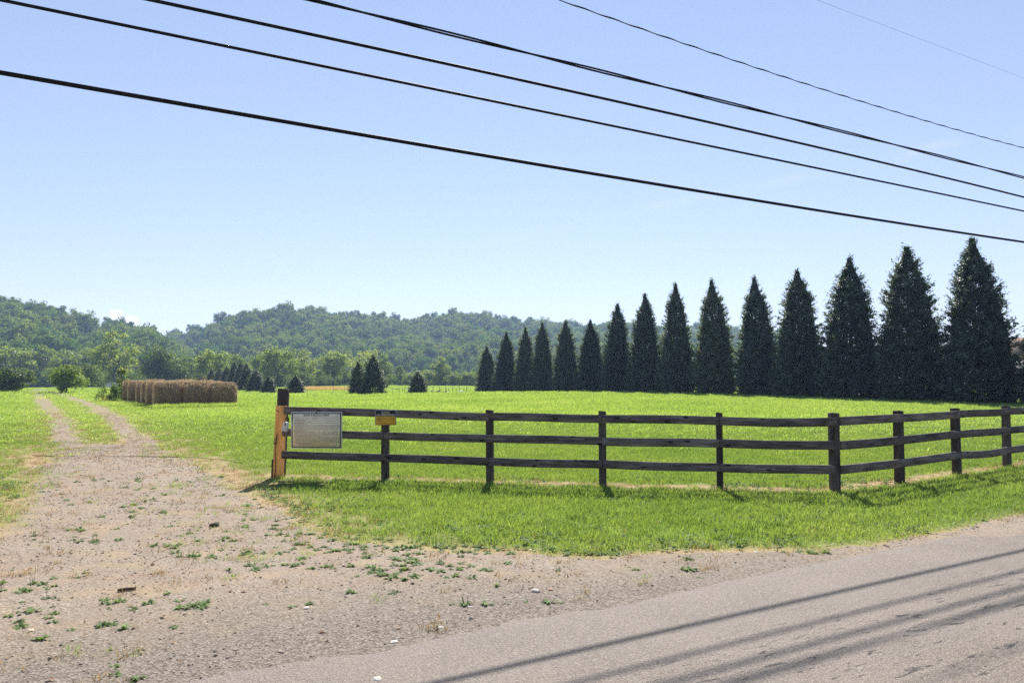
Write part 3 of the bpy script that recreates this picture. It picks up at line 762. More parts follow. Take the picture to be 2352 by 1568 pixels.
mb.tube([bh + [-.012, 0, .02], bh * .5 + top * .5 + [-.016, 0, 0], top + [-.012, 0, -.01], top + [.008, 0, -.012], bh * .5 + top * .5 + [.014, 0, 0], bh + [.014, 0, .02]], .0035, 6)
hw = link('hanging_wire', mb.mesh('hanging_wire', True), M['rust']); tag(hw, 'thin dark wire loop under the top board that carries the padlock', 'wire')
# thin cable down the left of the end post, and on across the drive
pl_ = on_line(636, FENCE_A + nrm(d1) * .1, FENCE_B + nrm(d1) * .1)
mb = MB(); zz = np.linspace(.02, .78, 10)
mb.tube([[pl_[0] + .012 * math.sin(z * 9) + .04 * z - .015, pl_[1] - .01, z] for z in zz], .007, 6)
mb.tube([[pl_[0] + .02, pl_[1], .70], [pl_[0] - .02, pl_[1] - .01, .68], [pl_[0] - .03, pl_[1] - .01, .63], [pl_[0] - .01, pl_[1] - .01, .60]], .008, 6)
hk = link('hook_cable', mb.mesh('hook_cable', True), M['rust']); tag(hk, 'dark cable with a hook hanging down the left edge of the end post', 'cable')
pts = [gp(*p) for p in [(75, 1047), (120, 1049.5), (150, 1049), (230, 1050), (320, 1049.5), (400, 1051), (460, 1053), (520, 1058), (565, 1066)]]
pts = np.array(pts); tt = np.linspace(0, len(pts) - 1, 60); cx_ = np.interp(tt, range(len(pts)), pts[:, 0]); cy_ = np.interp(tt, range(len(pts)), pts[:, 1])
mb = MB(); mb.tube(np.c_[cx_, cy_ + .03 * np.sin(tt * 2.3), gz(cx_, cy_) + .004 + .006 * np.sin(tt * 1.7)], .011, 6)
gcb = link('gate_cable', mb.mesh('gate_cable', True), M['rust']); tag(gcb, 'dark gate cable lying slack on the gravel across the driveway', 'cable')

# ------------------------------------------------------------------ overhead wires
def wire(name, label, p3, dia, double=False, wave=0.0, split=0.0):
    """p3: three (px, py) the wire passes, with its plan line Y = yw + .631 X"""
    pts, yw = p3
    sl = U[1] / U[0]; S = []; H = []
    for px, py in pts:
        k = (px - CX) / FPX
        for it in range(3):
            Y_ = yw / (1 - sl * k); d = ray(px, py); k = d[0] / d[1]
        Y_ = yw / (1 - sl * k); S.append(k * Y_); H.append(EYE + ray(px, py)[2] / ray(px, py)[1] * Y_)
    if len(S) == 3: co = np.polyfit(S, H, 2)
    else: co = np.r_[0.0, np.polyfit(S, H, 1)]
    xs_ = np.arange(-26, 46, .22); hz = np.polyval(co, xs_)
    # beyond the seen stretch keep the curve gentle
    P = np.c_[xs_, yw + sl * xs_, hz]
    mb = MB()
    if double:
        a = xs_ * 1.15 + .6 * np.sin(xs_ * .35)
        o_ = np.c_[np.zeros_like(a), np.cos(a), np.sin(a)] * dia * .62
        mb.tube(P + o_, dia * .5, 7); mb.tube(P - o_, dia * .5, 7)
    elif wave:
        a = xs_ * 7.0; xs2 = np.arange(-26, 46, .08); P = np.c_[xs2, yw + sl * xs2, np.polyval(co, xs2) + wave * np.sin(xs2 * 11) ]
        mb.tube(P, dia * .5 * (1 + .25 * np.sin(xs2 * 11 + 1)), 6)
    else: mb.tube(P, dia * .5, 10)
    o = link(name, mb.mesh(name, True), M['cable']); tag(o, label, 'cable', 'overhead lines along the road'); return o
wire('overhead_cable', 'thick black overhead cable, lowest of all, touching the tallest treetop', ([(0, 167), (1176, 368), (2352, 556)], 10.3), .046)
wire('overhead_cable', 'plain thick black overhead cable, second lowest, starting in the upper left corner', ([(0, 0), (1012, 208), (2352, 485)], 10.95), .036)
wire('overhead_cable', 'thick black overhead cable in the middle of the bundle, third from the bottom', ([(345, 0), (1190, 183), (2352, 453)], 11.2), .042)
wire('overhead_cable', 'twisted pair of black overhead cables with gaps of sky between the strands', ([(715, 0), (1190, 117), (2352, 408)], 11.75), .030, True)
wire('overhead_cable', 'thin rippled black overhead line high in the sky, second from the top', ([(1283, 0), (1838, 189), (2352, 340)], 12.7), .022, False, .006)
wire('overhead_cable', 'hair thin overhead wire near the upper right corner, topmost of all', ([(1875, 0), (2352, 180)], 12.6), .0045)

# ------------------------------------------------------------------ hay bales
def bale_mesh(seed, R_=.80, L=1.5):
    r = np.random.default_rng(seed); na, nl = 56, 26; mb = MB()
    th = np.arange(na) / na * 2 * math.pi; xx = np.linspace(-L / 2, L / 2, nl)
    T_, X_ = np.meshgrid(th, xx)
    rad = R_ * (1 + .03 * (fbm(T_ * 3 + seed, X_ * 5, seed) - .5)) + .05 * np.sin(X_ * 19 + seed) * (fbm(T_ * 2, X_ * 2, seed + 3))
    e = np.clip((np.abs(X_) - (L / 2 - .34)) / .34, 0, 1); rad = rad - .24 * e ** 2.2
    y = rad * np.cos(T_); z = rad * np.sin(T_); z = np.where(z < -.72 * R_, -.72 * R_ + (z + .72 * R_) * .35, z); z = z * np.where(z > 0, .97, 1)
    V = np.stack([X_, y, z], -1).reshape(-1, 3)
    q = [[i * na + k, i * na + (k + 1) % na, (i + 1) * na + (k + 1) % na, (i + 1) * na + k] for i in range(nl - 1) for k in range(na)]
    mb.add(V, q, val=r.random(len(q)) * .25)
    for e_ in (0, nl - 1):
        rings = [V[e_ * na:(e_ + 1) * na]]; sgn = -1 if e_ == 0 else 1
        for f in (.8, .6, .4, .2, .02): 
            rg = rings[0].copy(); rg[:, 1:] *= f; rg[:, 0] += sgn * (.03 * (1 - f) + .03 * np.sin(f * 40) * (1 - f)); rings.append(rg)
        VV = np.concatenate(rings); qq = [[j * na + k, j * na + (k + 1) % na, (j + 1) * na + (k + 1) % na, (j + 1) * na + k] for j in range(5) for k in range(na)]
        mb.add(VV, qq, val=.75 + r.random(len(qq)) * .25)
    # loose straws
    n = 2600; t = r.random(n) * 2 * math.pi; x = (r.random(n) - .5) * L * .98; rr = R_ * (1.0 + .02 * r.random(n)) - .1 * np.clip((np.abs(x) - (L / 2 - .13)) / .13, 0, 1) ** 2
    c = np.c_[x, rr * np.cos(t), rr * np.sin(t) * .97]; c = c[c[:, 2] > -.66 * R_]; n = len(c)
    nn = unit(np.c_[np.zeros(n), c[:, 1], c[:, 2]]); tg = unit(np.cross(nn, [1, 0, 0]) + r.normal(size=(n, 3)) * [.35, .3, .3]) 
    vv, ff, rn = cards(c + nn * .015, unit(nn + r.normal(size=(n, 3)) * .35), .14 + .26 * r.random(n), .02 + .018 * r.random(n), tg, r.random(n) * .55)
    mb.add(vv, ff, val=rn)
    for sg in (-1, 1):
        n = 420; a_ = r.random(n) * 6.283; q_ = R_ * .86 * np.sqrt(r.random(n)); c = np.c_[np.full(n, sg * (L / 2 + .02)), q_ * np.cos(a_), q_ * np.sin(a_)]
        vv, ff, rn = cards(c, np.c_[np.full(n, sg), r.normal(size=(n, 2)) * .3], .12 + .16 * r.random(n), .03, np.c_[np.zeros(n), -np.sin(a_), np.cos(a_)], .7 + .3 * r.random(n)); mb.add(vv, ff, val=rn)
    me = mb.mesh('bale'); me.materials.append(M['hay']); return me
bm_ = [bale_mesh(s) for s in (1, 2, 3)]
rowdir = np.array([.935, .355]); rowdir /= np.linalg.norm(rowdir)
ordn = ['front', 'second', 'third', 'fourth', 'fifth', 'rearmost']; posn = ['left end', 'middle', 'right end']
first = {}
for i in range(6):
    Yb = 46.2 + 2.7 * i; P0 = np.array([((356, 340, 325, 311, 298, 285)[i] - CX) / FPX * Yb, Yb]) + rowdir * random.uniform(-.12, .12)
    for j in range(3):
        c = P0 + rowdir * (.76 + 1.54 * j)
        v = (i * 3 + j * 2) % 3
        if v in first: o = first[v].copy(); COL.objects.link(o)
        else: o = link('hay_bale', bm_[v]); first[v] = o
        s = 1 + .07 * (random.random() - .5)
        o.location = (c[0], c[1], float(gz(c[0], c[1])) + .66 * s); o.rotation_euler = (0, 0, math.atan2(rowdir[1], rowdir[0]) + (math.pi if random.random() < .5 else 0) + .14 + random.uniform(-.04, .04)); o.scale = (.97, s, s * (1.06 + .02 * i))
        lab = ('round tan hay bale, %s of the %s row of the bale stack' % (posn[j], ordn[i]))
        tag(o, lab, 'hay bale', 'round hay bales lined up in rows on the field')
# rank grass at the feet of the bales
X = []; Y = []
for k in range(420):
    t = RNG.random(); p = np.array([-20.9, 46.2]) + rowdir * (5.2 * t) + np.array([-rowdir[1], rowdir[0]]) * (-1.6 - 1.3 * RNG.random()); X.append(p[0]); Y.append(p[1])
tallT = [tuft(40, .2, .30, .012, .8, M['field'], .6, s + 50) for s in range(3)]
scatter('rank_grass', np.array(X), np.array(Y), .8, 1.5, tallT, 'taller green grass left standing along the front of the hay bales', 'grass', .1)

# ------------------------------------------------------------------ trees
def crown_cards(seed, clusters, per, rc, leaf, flat=.75, up=.35, wide=.6):
    r = np.random.default_rng(seed); C = []; N = []
    for c, rr in clusters:
        d = unit(r.normal(size=(per, 3))); q = rr * (r.random(per) ** .45)
        p = d * q[:, None] * np.array([1, 1, flat]); C.append(c + p); N.append(d * 1.1 + r.normal(size=(per, 3)) * .45 + [0, 0, up])
    C = np.concatenate(C); N = np.concatenate(N); n = len(C)
    L = leaf * (.7 + .7 * r.random(n))
    cl = np.repeat(r.random(len(clusters)), per)
    return cards(C, N, L, L * wide, r.normal(size=(n, 3)), .45 * cl + .55 * r.random(n))
def broadleaf(seed, H, W, per=120, K=46, leaf=.42, low=.18, shape='round', spars=1.0, mat='leaf', trunk_r=None, rcf=.16):
    """unit tree in metres: returns crown mesh, trunk mesh"""
    r = np.random.default_rng(seed); cl = []
    z0 = H * low; hz_ = (H - z0) / 2; cz = z0 + hz_
    for k in range(K):
        d = unit(r.normal(size=3)); q = (.35 + .65 * r.random() ** .6)
        zz = d[2] * q
        wid = 1.0
        if shape == 'tall': wid = .75 + .25 * (1 - abs(zz))
        if shape == 'skirt': wid = 1.0 if zz < 0 else math.sqrt(max(.05, 1 - zz * zz * .35))
        if shape == 'cone': wid = .6 + .4 * (1 - zz) / 2
        rc = rcf * W * (.7 + .6 * r.random()) * spars
        x, y = d[0] * q * (W / 2 - rc * .6) * wid, d[1] * q * (W / 2 - rc * .6) * wid
        z = cz + zz * (hz_ - rc * .5)
        cl.append((np.array([x, y, z]), rc))
    V_, F_, rn = crown_cards(seed + 1, cl, per, None, leaf)
    crown = mesh_np('crown', V_, F_, {'rnd': ('FACE', rn)}); crown.materials.append(M[mat])
    mb = MB(); tr = trunk_r or H * .022
    top = np.array([W * .03 * r.normal(), W * .03 * r.normal(), H * .8])
    zs = np.linspace(0, 1, 7); P = np.outer(zs, top) + np.c_[np.sin(zs * 4 + seed) * W * .015, np.cos(zs * 5) * W * .015, zs * 0]; P[0, 2] = -.3
    mb.tube(P, tr * (1.15 - zs), 8)
    for c, rc in sorted(cl, key=lambda a: r.random())[:int(10 + 6 * (spars < .8))]:
        t = .25 + .5 * r.random(); b = P[0] * (1 - t) + P[-1] * t
        if b[2] > c[2]: b = P[0] * .75 + P[-1] * .25
        m_ = (b + c) / 2 + [0, 0, H * .03]
        mb.tube([b, m_, c], [tr * .45, tr * .3, tr * .1], 5)
    tm_ = mb.mesh('trunk', True); tm_.materials.append(M['bark'])
    return crown, tm_

def arbor(seed, H=10., W=5., n=30000, K=620, sz=.78, ns=24000):
    r = np.random.default_rng(seed)
    def prof(t): return (1 - t) ** .62 * (.40 + .60 * sstep(0, .22, 1 - t)) * (1 - .12 * np.exp(-(t / .05) ** 2))
    # limbs spread over the cone, more of them low down where it is wide
    t = r.random(K * 4); t = t[r.random(K * 4) < (prof(t) + .12)][:K]; k = len(t)
    a = (np.arange(k) * 2.39996 + r.normal(size=k) * .3)
    side = 1 + .07 * np.sin(a + seed) + .06 * np.sin(2 * a + seed * 2)
    R0 = W / 2 * prof(t) * side * (.80 + .34 * r.random(k) ** 1.4) + .04
    bas = np.c_[np.cos(a) * R0 * .25, np.sin(a) * R0 * .25, H * t - .12 * R0]
    tip = np.c_[np.cos(a) * R0, np.sin(a) * R0, H * t + R0 * (.10 + .35 * r.random(k)) * (.5 + t)]
    tip[:, 2] = np.minimum(tip[:, 2], H * 1.0)
    per = np.maximum(14, (n * (R0 + .25) / (R0 + .25).sum())).astype(int)
    bi = np.repeat(np.arange(k), per); m = len(bi)
    f = 1 - .75 * r.random(m) ** 1.5
    rc = (.062 * W * (prof(t) * .7 + .3))[bi]
    off = unit(r.normal(size=(m, 3))) * (rc * r.random(m) ** .5 * (1.25 - .7 * f))[:, None] * [1, 1, .8]
    C = bas[bi] + (tip - bas)[bi] * f[:, None] + off
    C[:, 2] = np.maximum(C[:, 2], .03)
    outw = np.c_[np.cos(a), np.sin(a), np.zeros(k)][bi]
    along = outw * .9 + off * 1.2 + np.c_[np.zeros((m, 2)), .1 + .9 * r.random(m) + .9 * t[bi]] + r.normal(size=(m, 3)) * .35
    tang = np.c_[-np.sin(a), np.cos(a), np.zeros(k)][bi]
    N = outw * .45 + tang * r.normal(size=m)[:, None] * .7 + np.array([0, 0, .7]) + r.normal(size=(m, 3)) * .3
    L = (.16 + .20 * r.random(m)) * sz
    lr = r.random(k)
    V_, F_, rn = cards(C, N, L, L * (.28 + .2 * r.random(m)), along, .5 * lr[bi] + .5 * r.random(m), .2)
    nf = 9; fi = np.repeat(np.arange(k), nf); mf = len(fi)
    of = np.c_[np.cos(a), np.sin(a), np.zeros(k)][fi]
    Cf = tip[fi] + of * (r.random(mf) * .26 - .04)[:, None] * (.35 + .65 * prof(t))[fi][:, None] + r.normal(size=(mf, 3)) * .09 + np.c_[np.zeros((mf, 2)), .12 * r.random(mf)]
    Lf = (.16 + .2 * r.random(mf)) * sz
    V3, F3, r3 = cards(Cf, np.c_[np.zeros((mf, 2)), np.full(mf, .6)] + r.normal(size=(mf, 3)) * .6, Lf, Lf * .3, of * .8 + np.c_[np.zeros((mf, 2)), .3 + .8 * r.random(mf)] + r.normal(size=(mf, 3)) * .35, None, .2)
    F_ = np.concatenate([F_, F3 + len(V_)]); V_ = np.concatenate([V_, V3]); rn = np.concatenate([rn, r3])
    # dense sprays of the outer shell
    t = 1 - np.sqrt(r.random(ns)); t = np.where(r.random(ns) < .3, r.random(ns), t) * .985; th = r.random(ns) * 2 * math.pi
    sd_ = 1 + .07 * np.sin(th + seed) + .06 * np.sin(2 * th + seed * 2)
    lump = .74 + .26 * fbm(np.cos(th) * 2.2 + seed * 3 + 7, t * 11 + np.sin(th) * 2.2, seed)
    R1 = (W / 2 * prof(t) * sd_ * lump + .03) * (1 - .35 * r.random(ns) ** 1.6)
    o_ = np.c_[np.cos(th), np.sin(th), np.zeros(ns)]
    C = o_ * R1[:, None] + np.c_[np.zeros((ns, 2)), H * t + .03]
    tg = np.c_[-np.sin(th), np.cos(th), np.zeros(ns)]
    al_ = o_ * .9 + np.c_[np.zeros((ns, 2)), .1 + .9 * r.random(ns) + .8 * t] + r.normal(size=(ns, 3)) * .45
    N = o_ * .45 + tg * r.normal(size=ns)[:, None] * .7 + np.array([0, 0, .7]) + r.normal(size=(ns, 3)) * .3
    L = (.17 + .21 * r.random(ns)) * sz
    V2, F2_, r2 = cards(C, N, L, L * (.28 + .2 * r.random(ns)), al_, None, .2)
    F_ = np.concatenate([F_, F2_ + len(V_)]); V_ = np.concatenate([V_, V2]); rn = np.concatenate([rn, r2])
    # leader shoots at the very top
    crown = mesh_np('crown', V_, F_, {'rnd': ('FACE', rn)}); crown.materials.append(M['arbor'])
    mb = MB(); mb.tube([[0, 0, -.3], [0, 0, H * .5], [0, 0, H * .95]], [H * .014, H * .009, .012], 8); tm_ = mb.mesh('trunk', True); tm_.materials.append(M['bark'])
    return crown, tm_

PROTO = {}
def plant(key, name, label, cat, loc, rz, scl, group=None):
    cr, tr = PROTO[key]
    root = empty(name, loc, rz); root.scale = scl
    link('crown', cr, None, root); link('trunk', tr, None, root)
    return tag(root, label, cat, group)
for s in range(6): PROTO['arbor%d' % s] = arbor(20 + s)
PROTO['arbs0'] = arbor(40, 4, 2.6, 6000, 220, .6, 6000); PROTO['arbs1'] = arbor(41, 4, 2.6, 6000, 220, .6, 6000)

# the long row of arborvitae: px, top py, rough base width in px
ROW = [(2420, 640, 200), (2245, 548, 205), (2088, 565, 185), (1957, 592, 165), (1836, 620, 145), (1738, 637, 125), (1640, 643, 118), (1557, 652, 108), (1484, 675, 100), (1417, 697, 88),
       (1355, 735, 82), (1298, 736, 80), (1247, 740, 74), (1205, 752, 68), (1162, 763, 70), (1118, 795, 66)]
RA = np.array([(2245 - CX) / FPX * 50, 50.]); RB = np.array([(1118 - CX) / FPX * 100, 100.])
ORD = ['cut by the right edge of the photo, nearest of the long row', 'tallest of the long row, its tip touching the lowest cable', 'second tallest, just left of the tallest tree', 'fourth from the right edge',
       'fifth from the right edge', 'sixth from the right edge', 'seventh from the right edge', 'eighth from the right edge', 'above the crest of the mown mound', 'seventh from the left end', 'sixth from the left end', 'fifth from the left end',
       'fourth from the left end', 'third from the left end', 'second from the left end', 'smallest, at the left end of the row']
for i, (px, ty, wd) in enumerate(ROW):
    p = on_line(px, RA, RB) if i else RA + (RA - RB) / np.linalg.norm(RA - RB) * 4.6
    zt = at(px, ty, p[1])[2]; zg = float(gz(*p)); H = zt - zg; Wd = wd / FPX * p[1] * random.uniform(.86, .98)
    k = 'arbor%d' % ((i * 5 + i // 6) % 6)
    lab = 'dark conical arborvitae, ' + ORD[i]
    tr_ = plant(k, 'arborvitae', lab, 'tree', (p[0], p[1], zg), random.random() * 6.28, (Wd / 5.1, Wd / 5.1, H / 9.95), 'long row of dark arborvitae along the field')
    tr_.rotation_euler = (random.uniform(-.012, .012), random.uniform(-.012, .012), tr_.rotation_euler[2])
# small young conifers in the field
SM = [(822, 832, 908, 40, 84, 'slimmer left tree of the pair of dark conifers standing alone in the field'), (857, 815, 908, 58, 83, 'tall right tree of the pair of dark conifers standing alone in the field'),
      (960, 853, 909, 42, 82, 'lone small dark conifer right of the pair, before the far stakes'), (680, 862, 902, 42, 98, 'small dark conifer just right of the tall end post'),
      (618, 864, 899, 32, 106, 'smallest round based conifer, right end of the left conifer row'), (590, 849, 895, 42, 118, 'broad based conifer, second from the right in the left row'),
      (567, 836, 893, 34, 128, 'slender conifer, third from the right in the left row'), (553, 833, 893, 30, 132, 'slender conifer, fourth from the right in the left row'),
      (538, 832, 893, 32, 138, 'slender conifer, fifth from the right in the left row, over the bale end'), (521, 842, 893, 30, 144, 'slender conifer behind the right end of the bales, sixth from the right'),
      (504, 846, 893, 28, 150, 'slender conifer behind the bales, seventh from the right'), (487, 848, 893, 28, 156, 'slender conifer behind the bales, left end of the left row')]
for i, (px, ty, by, wd, Y_, lab) in enumerate(SM):
    x = (px - CX) / FPX * Y_; zg = float(gz(x, Y_)); zt = at(px, ty, Y_)[2]; H = zt - zg; Wd = wd / FPX * Y_
    plant('arbs%d' % (i % 2), 'young_conifer', 'dark green ' + lab, 'tree', (x, Y_, zg), random.random() * 6.28, (Wd / 2.35, Wd / 2.35, H / 3.98), 'young conifers in the field')

# broadleaf kinds
PROTO['round'] = broadleaf(1, 10, 12, 150, 52, .40, .04, 'skirt', 1, 'leafdark')
PROTO['airy'] = broadleaf(2, 15, 10, 120, 56, .42, .08, 'tall', .85, 'leaf')
PROTO['full'] = broadleaf(3, 11, 10, 130, 46, .42, .12, 'round', 1, 'leaf')
PROTO['full2'] = broadleaf(4, 11, 10, 130, 40, .42, .08, 'skirt', 1.05, 'leaf')
PROTO['sparse'] = broadleaf(5, 11, 10, 45, 44, .32, .3, 'round', .8, 'leaf', .24)
PROTO['slim'] = broadleaf(6, 7, 4, 70, 34, .3, .1, 'tall', 1, 'leaf')
PROTO['bush'] = broadleaf(8, 3.4, 4, 170, 44, .17, .0, 'skirt', 1, 'leaf', .05)
PROTO['bush2'] = broadleaf(9, 3.4, 4, 170, 44, .17, .0, 'skirt', .9, 'leafdark', .05)
PROTO['bushf'] = broadleaf(10, 5, 6, 110, 34, .26, .0, 'skirt', 1, 'leafdark', .08)
SZ = {'round': (10, 12), 'airy': (15, 10), 'full': (11, 10), 'full2': (11, 10), 'sparse': (11, 10), 'slim': (7, 4), 'bush': (3.4, 4), 'bush2': (3.4, 4), 'bushf': (5, 6)}
TREES = [ # kind, px, top py, width px, depth, name, label
 ('bush2', 24, 838, 122, 104, 'bush', 'dense dark bush at the left edge, left of the drive'),
 ('bush', 155, 832, 100, 98, 'bush', 'bright green shrub standing right of the wheel tracks'),
 ('bushf', 206, 824, 76, 165, 'bush', 'dark rounded bush behind the bright green shrub'),
 ('airy', 265, 757, 112, 225, 'tree', 'tallest airy tree, left of the dark domed tree behind the bales'),
 ('round', 380, 789, 136, 195, 'tree', 'dark dome shaped tree with foliage to the ground behind the hay bales'),
 ('full', 28, 788, 120, 265, 'tree', 'olive tree rising behind the dark bush at the left edge'),
 ('airy', 100, 790, 95, 275, 'tree', 'pale loose tree above the end of the wheel tracks'),
 ('full2', 165, 800, 110, 285, 'tree', 'hazy green tree behind the bright green shrub'),
 ('full2', 215, 795, 90, 280, 'tree', 'hazy green tree between the shrub and the tallest airy tree'),
 ('full', 488, 795, 92, 215, 'tree', 'leafy tree with dark stems right of the dark domed tree'),
 ('full2', 437, 826, 60, 240, 'tree', 'low tree in the gap right of the dark domed tree'),
 ('full2', 545, 811, 72, 225, 'tree', 'yellowish tree behind the slender conifers of the left row'),
 ('full', 598, 808, 62, 236, 'tree', 'green tree between the yellowish tree and the high double crowned tree'),
 ('full', 640, 788, 104, 214, 'tree', 'high double crowned tree above the tall end post'),
 ('airy', 700, 802, 66, 238, 'tree', 'narrow pale tree right of the double crowned tree'),
 ('bushf', 705, 849, 56, 200, 'bush', 'rounded bush at the field edge right of the small conifer'),
 ('bushf', 650, 848, 50, 205, 'bush', 'bush at the field edge behind the small conifer by the end post'),
 ('full', 766, 799, 90, 225, 'tree', 'broad light green tree left of the bare branched tree'),
 ('sparse', 832, 790, 86, 218, 'tree', 'thin tree with bare branches showing behind the conifer pair'),
 ('airy', 882, 810, 54, 232, 'tree', 'upright green tree just right of the conifer pair'),
 ('slim', 919, 836, 28, 225, 'tree', 'slim young tree standing alone right of the conifer pair'),
 ('full2', 952, 850, 56, 236, 'tree', 'low tree behind the lone small conifer, left part'),
 ('full2', 985, 847, 50, 240, 'tree', 'low tree behind the lone small conifer, right part'),
 ('airy', 1014, 817, 58, 246, 'tree', 'taller yellow green tree above the far stakes'),
 ('full2', 1044, 855, 52, 238, 'tree', 'low tree right of the taller yellow green tree'),
 ('full', 1070, 851, 46, 240, 'tree', 'low pointed tree left of the end of the arborvitae row'),
 ('full2', 1100, 853, 50, 240, 'tree', 'low tree half behind the smallest arborvitae'),
 ('bushf', 745, 858, 50, 210, 'bush', 'dark low bush below the broad light green tree'),
 ('bushf', 790, 856, 54, 212, 'bush', 'low bush at the field edge left of the conifer pair'),
 ('bushf', 870, 858, 60, 215, 'bush', 'low bush at the field edge behind the conifer pair'),
 ('bushf', 310, 852, 60, 205, 'bush', 'shrub below the tallest airy tree, behind the camper'),
 ('bushf', 455, 850, 56, 205, 'bush', 'shrub right of the dark domed tree at the field edge'),
]
for i, (k, px, ty, wd, Y_, nm, lab) in enumerate(TREES):
    x = (px - CX) / FPX * Y_; zg = float(gz(x, Y_)); H = at(px, ty, Y_)[2] - zg; Wd = wd / FPX * Y_; h0, w0 = SZ[k]
    plant(k, {'bush': 'bush', 'tree': 'broadleaf_tree'}[nm], lab, nm, (x, Y_, zg), random.random() * 6.28, (Wd / w0, Wd / w0, H / h0), 'bushes' if nm == 'bush' else 'trees along the far edge of the field')
# sapling with large pale leaves beside the bales, and a green weed clump at its foot
r = np.random.default_rng(77); px, Y_ = 281, 62.; x = (px - CX) / FPX * Y_; zg = float(gz(x, Y_))
sap = empty('sapling', (x, Y_, zg)); tag(sap, 'sapling with big pale yellow green leaves at the left end of the bales', 'sapling')
cl = []
for k in range(30):
    z = .9 + 1.75 * r.random(); w_ = .55 * (1 - abs(z - 1.6) / 1.5) + .05; a = r.random() * 6.28
    cl.append((np.array([w_ * math.cos(a) * r.random() ** .5, w_ * math.sin(a) * r.random() ** .5, z]), .2))
V_, F_, rn = crown_cards(78, [(c, .14) for c, _ in cl], 18, None, .2, .7, .8, .75); me = mesh_np('crown', V_, F_, {'rnd': ('FACE', rn)}); me.materials.append(M['leafpale']); link('crown', me, None, sap)
mb = MB(); mb.tube([[0, 0, -.1], [.03, 0, 1.2], [0, .02, 2.5]], [.03, .02, .008], 6)
for c, _ in cl[::2]: mb.tube([[.02, 0, c[2] * .7], c], [.012, .004], 4)
link('stem', mb.mesh('stem', True), M['bark'], sap)
px, Y_ = 266, 60.; x = (px - CX) / FPX * Y_; zg = float(gz(x, Y_)); wc = empty('weed_clump', (x, Y_, zg)); tag(wc, 'dense green weed clump between the camper and the left end of the bales', 'weed clump')
cl = [(np.array([r.normal() * .5, r.normal() * .5, .2 + .9 * r.random()]), .3) for k in range(26)]
V_, F_, rn = crown_cards(79, cl, 70, None, .14, 1.2, .2, .4); me = mesh_np('foliage', V_, F_, {'rnd': ('FACE', rn)}); me.materials.append(M['weed']); link('foliage', me, None, wc)
me = tuft(90, .35, .9, .02, .5, M['straw'], .5, 70); px, Y_ = 244, 60.; x = (px - CX) / FPX * Y_
dt = link('dead_weed_clump', me); dt.location = (x, Y_, float(gz(x, Y_))); tag(dt, 'dry tan weed stalks left of the green weed clump', 'dead weeds')
me = tuft(26, .7, 1.5, .035, .5, M['deadleaf'], .5, 71); px, Y_ = 466, 68.; x = (px - CX) / FPX * Y_
dt = link('dead_weed_clump', me); dt.location = (x, Y_, float(gz(x, Y_)) + .65); dt.scale = (1, 1, 1.1); tag(dt, 'brown dead weed stalks sticking up behind the bales', 'dead weeds')

# ------------------------------------------------------------------ camper, stakes, tan strip, house, small things
Y_ = 225.; x0 = (250 - CX) / FPX * Y_; x1 = (292 - CX) / FPX * Y_; zt = at(260, 877, Y_)[2]; x_c = (x0 + x1) / 2; Lc = (x1 - x0); zg = float(gz(x_c, Y_))
Hc = zt - zg; cm = empty('camper_trailer', (x_c, Y_, zg)); tag(cm, 'white camper trailer parked behind the sapling and weed clump', 'camper trailer')
prof = np.array([[-.5, .28], [-.5, .62], [-.47, .82], [-.40, .95], [-.3, 1.0], [.46, 1.0], [.5, .96], [.5, .28]]) * [Lc, Hc]
n = len(prof); V_ = np.concatenate([np.c_[prof[:, 0], np.full(n, -1.1), prof[:, 1]], np.c_[prof[:, 0], np.full(n, 1.1), prof[:, 1]]])
me = bpy.data.meshes.new('camper_body'); me.from_pydata(V_.tolist(), [], [list(range(n)), list(range(2 * n - 1, n - 1, -1))] + [[i, i + n, (i + 1) % n + n, (i + 1) % n] for i in range(n)]); me.update()
bevel(link('camper_body', me, M['white'], cm), .06, 2)
for nm, cx, cz, sw, sh, mt in (('window', -.12 * Lc, .66 * Hc, .13 * Lc, .24 * Hc, 'glass'), ('window', .25 * Lc, .66 * Hc, .16 * Lc, .24 * Hc, 'glass'), ('door', .06 * Lc, .58 * Hc, .08 * Lc, .5 * Hc, 'rim'), ('stripe', -.0, .42 * Hc, .9 * Lc, .05 * Hc, 'steel')):
    mb = MB(); mb.box((cx, -1.11, cz), (sw, .03, sh)); link(nm, mb.mesh(nm), M[mt], cm)
for s in (-.06, .08):
    mb = MB(); mb.tube([[s * Lc, -1.12, .16 * Hc + .02], [s * Lc, -.85, .16 * Hc + .02]], .16 * Hc, 16); link('wheel', mb.mesh('wheel'), M['tyre'], cm)
mb = MB(); mb.tube([[-.5 * Lc, 0, .3 * Hc], [-.68 * Lc, 0, .25 * Hc]], .05, 6); link('hitch', mb.mesh('hitch'), M['steel'], cm)

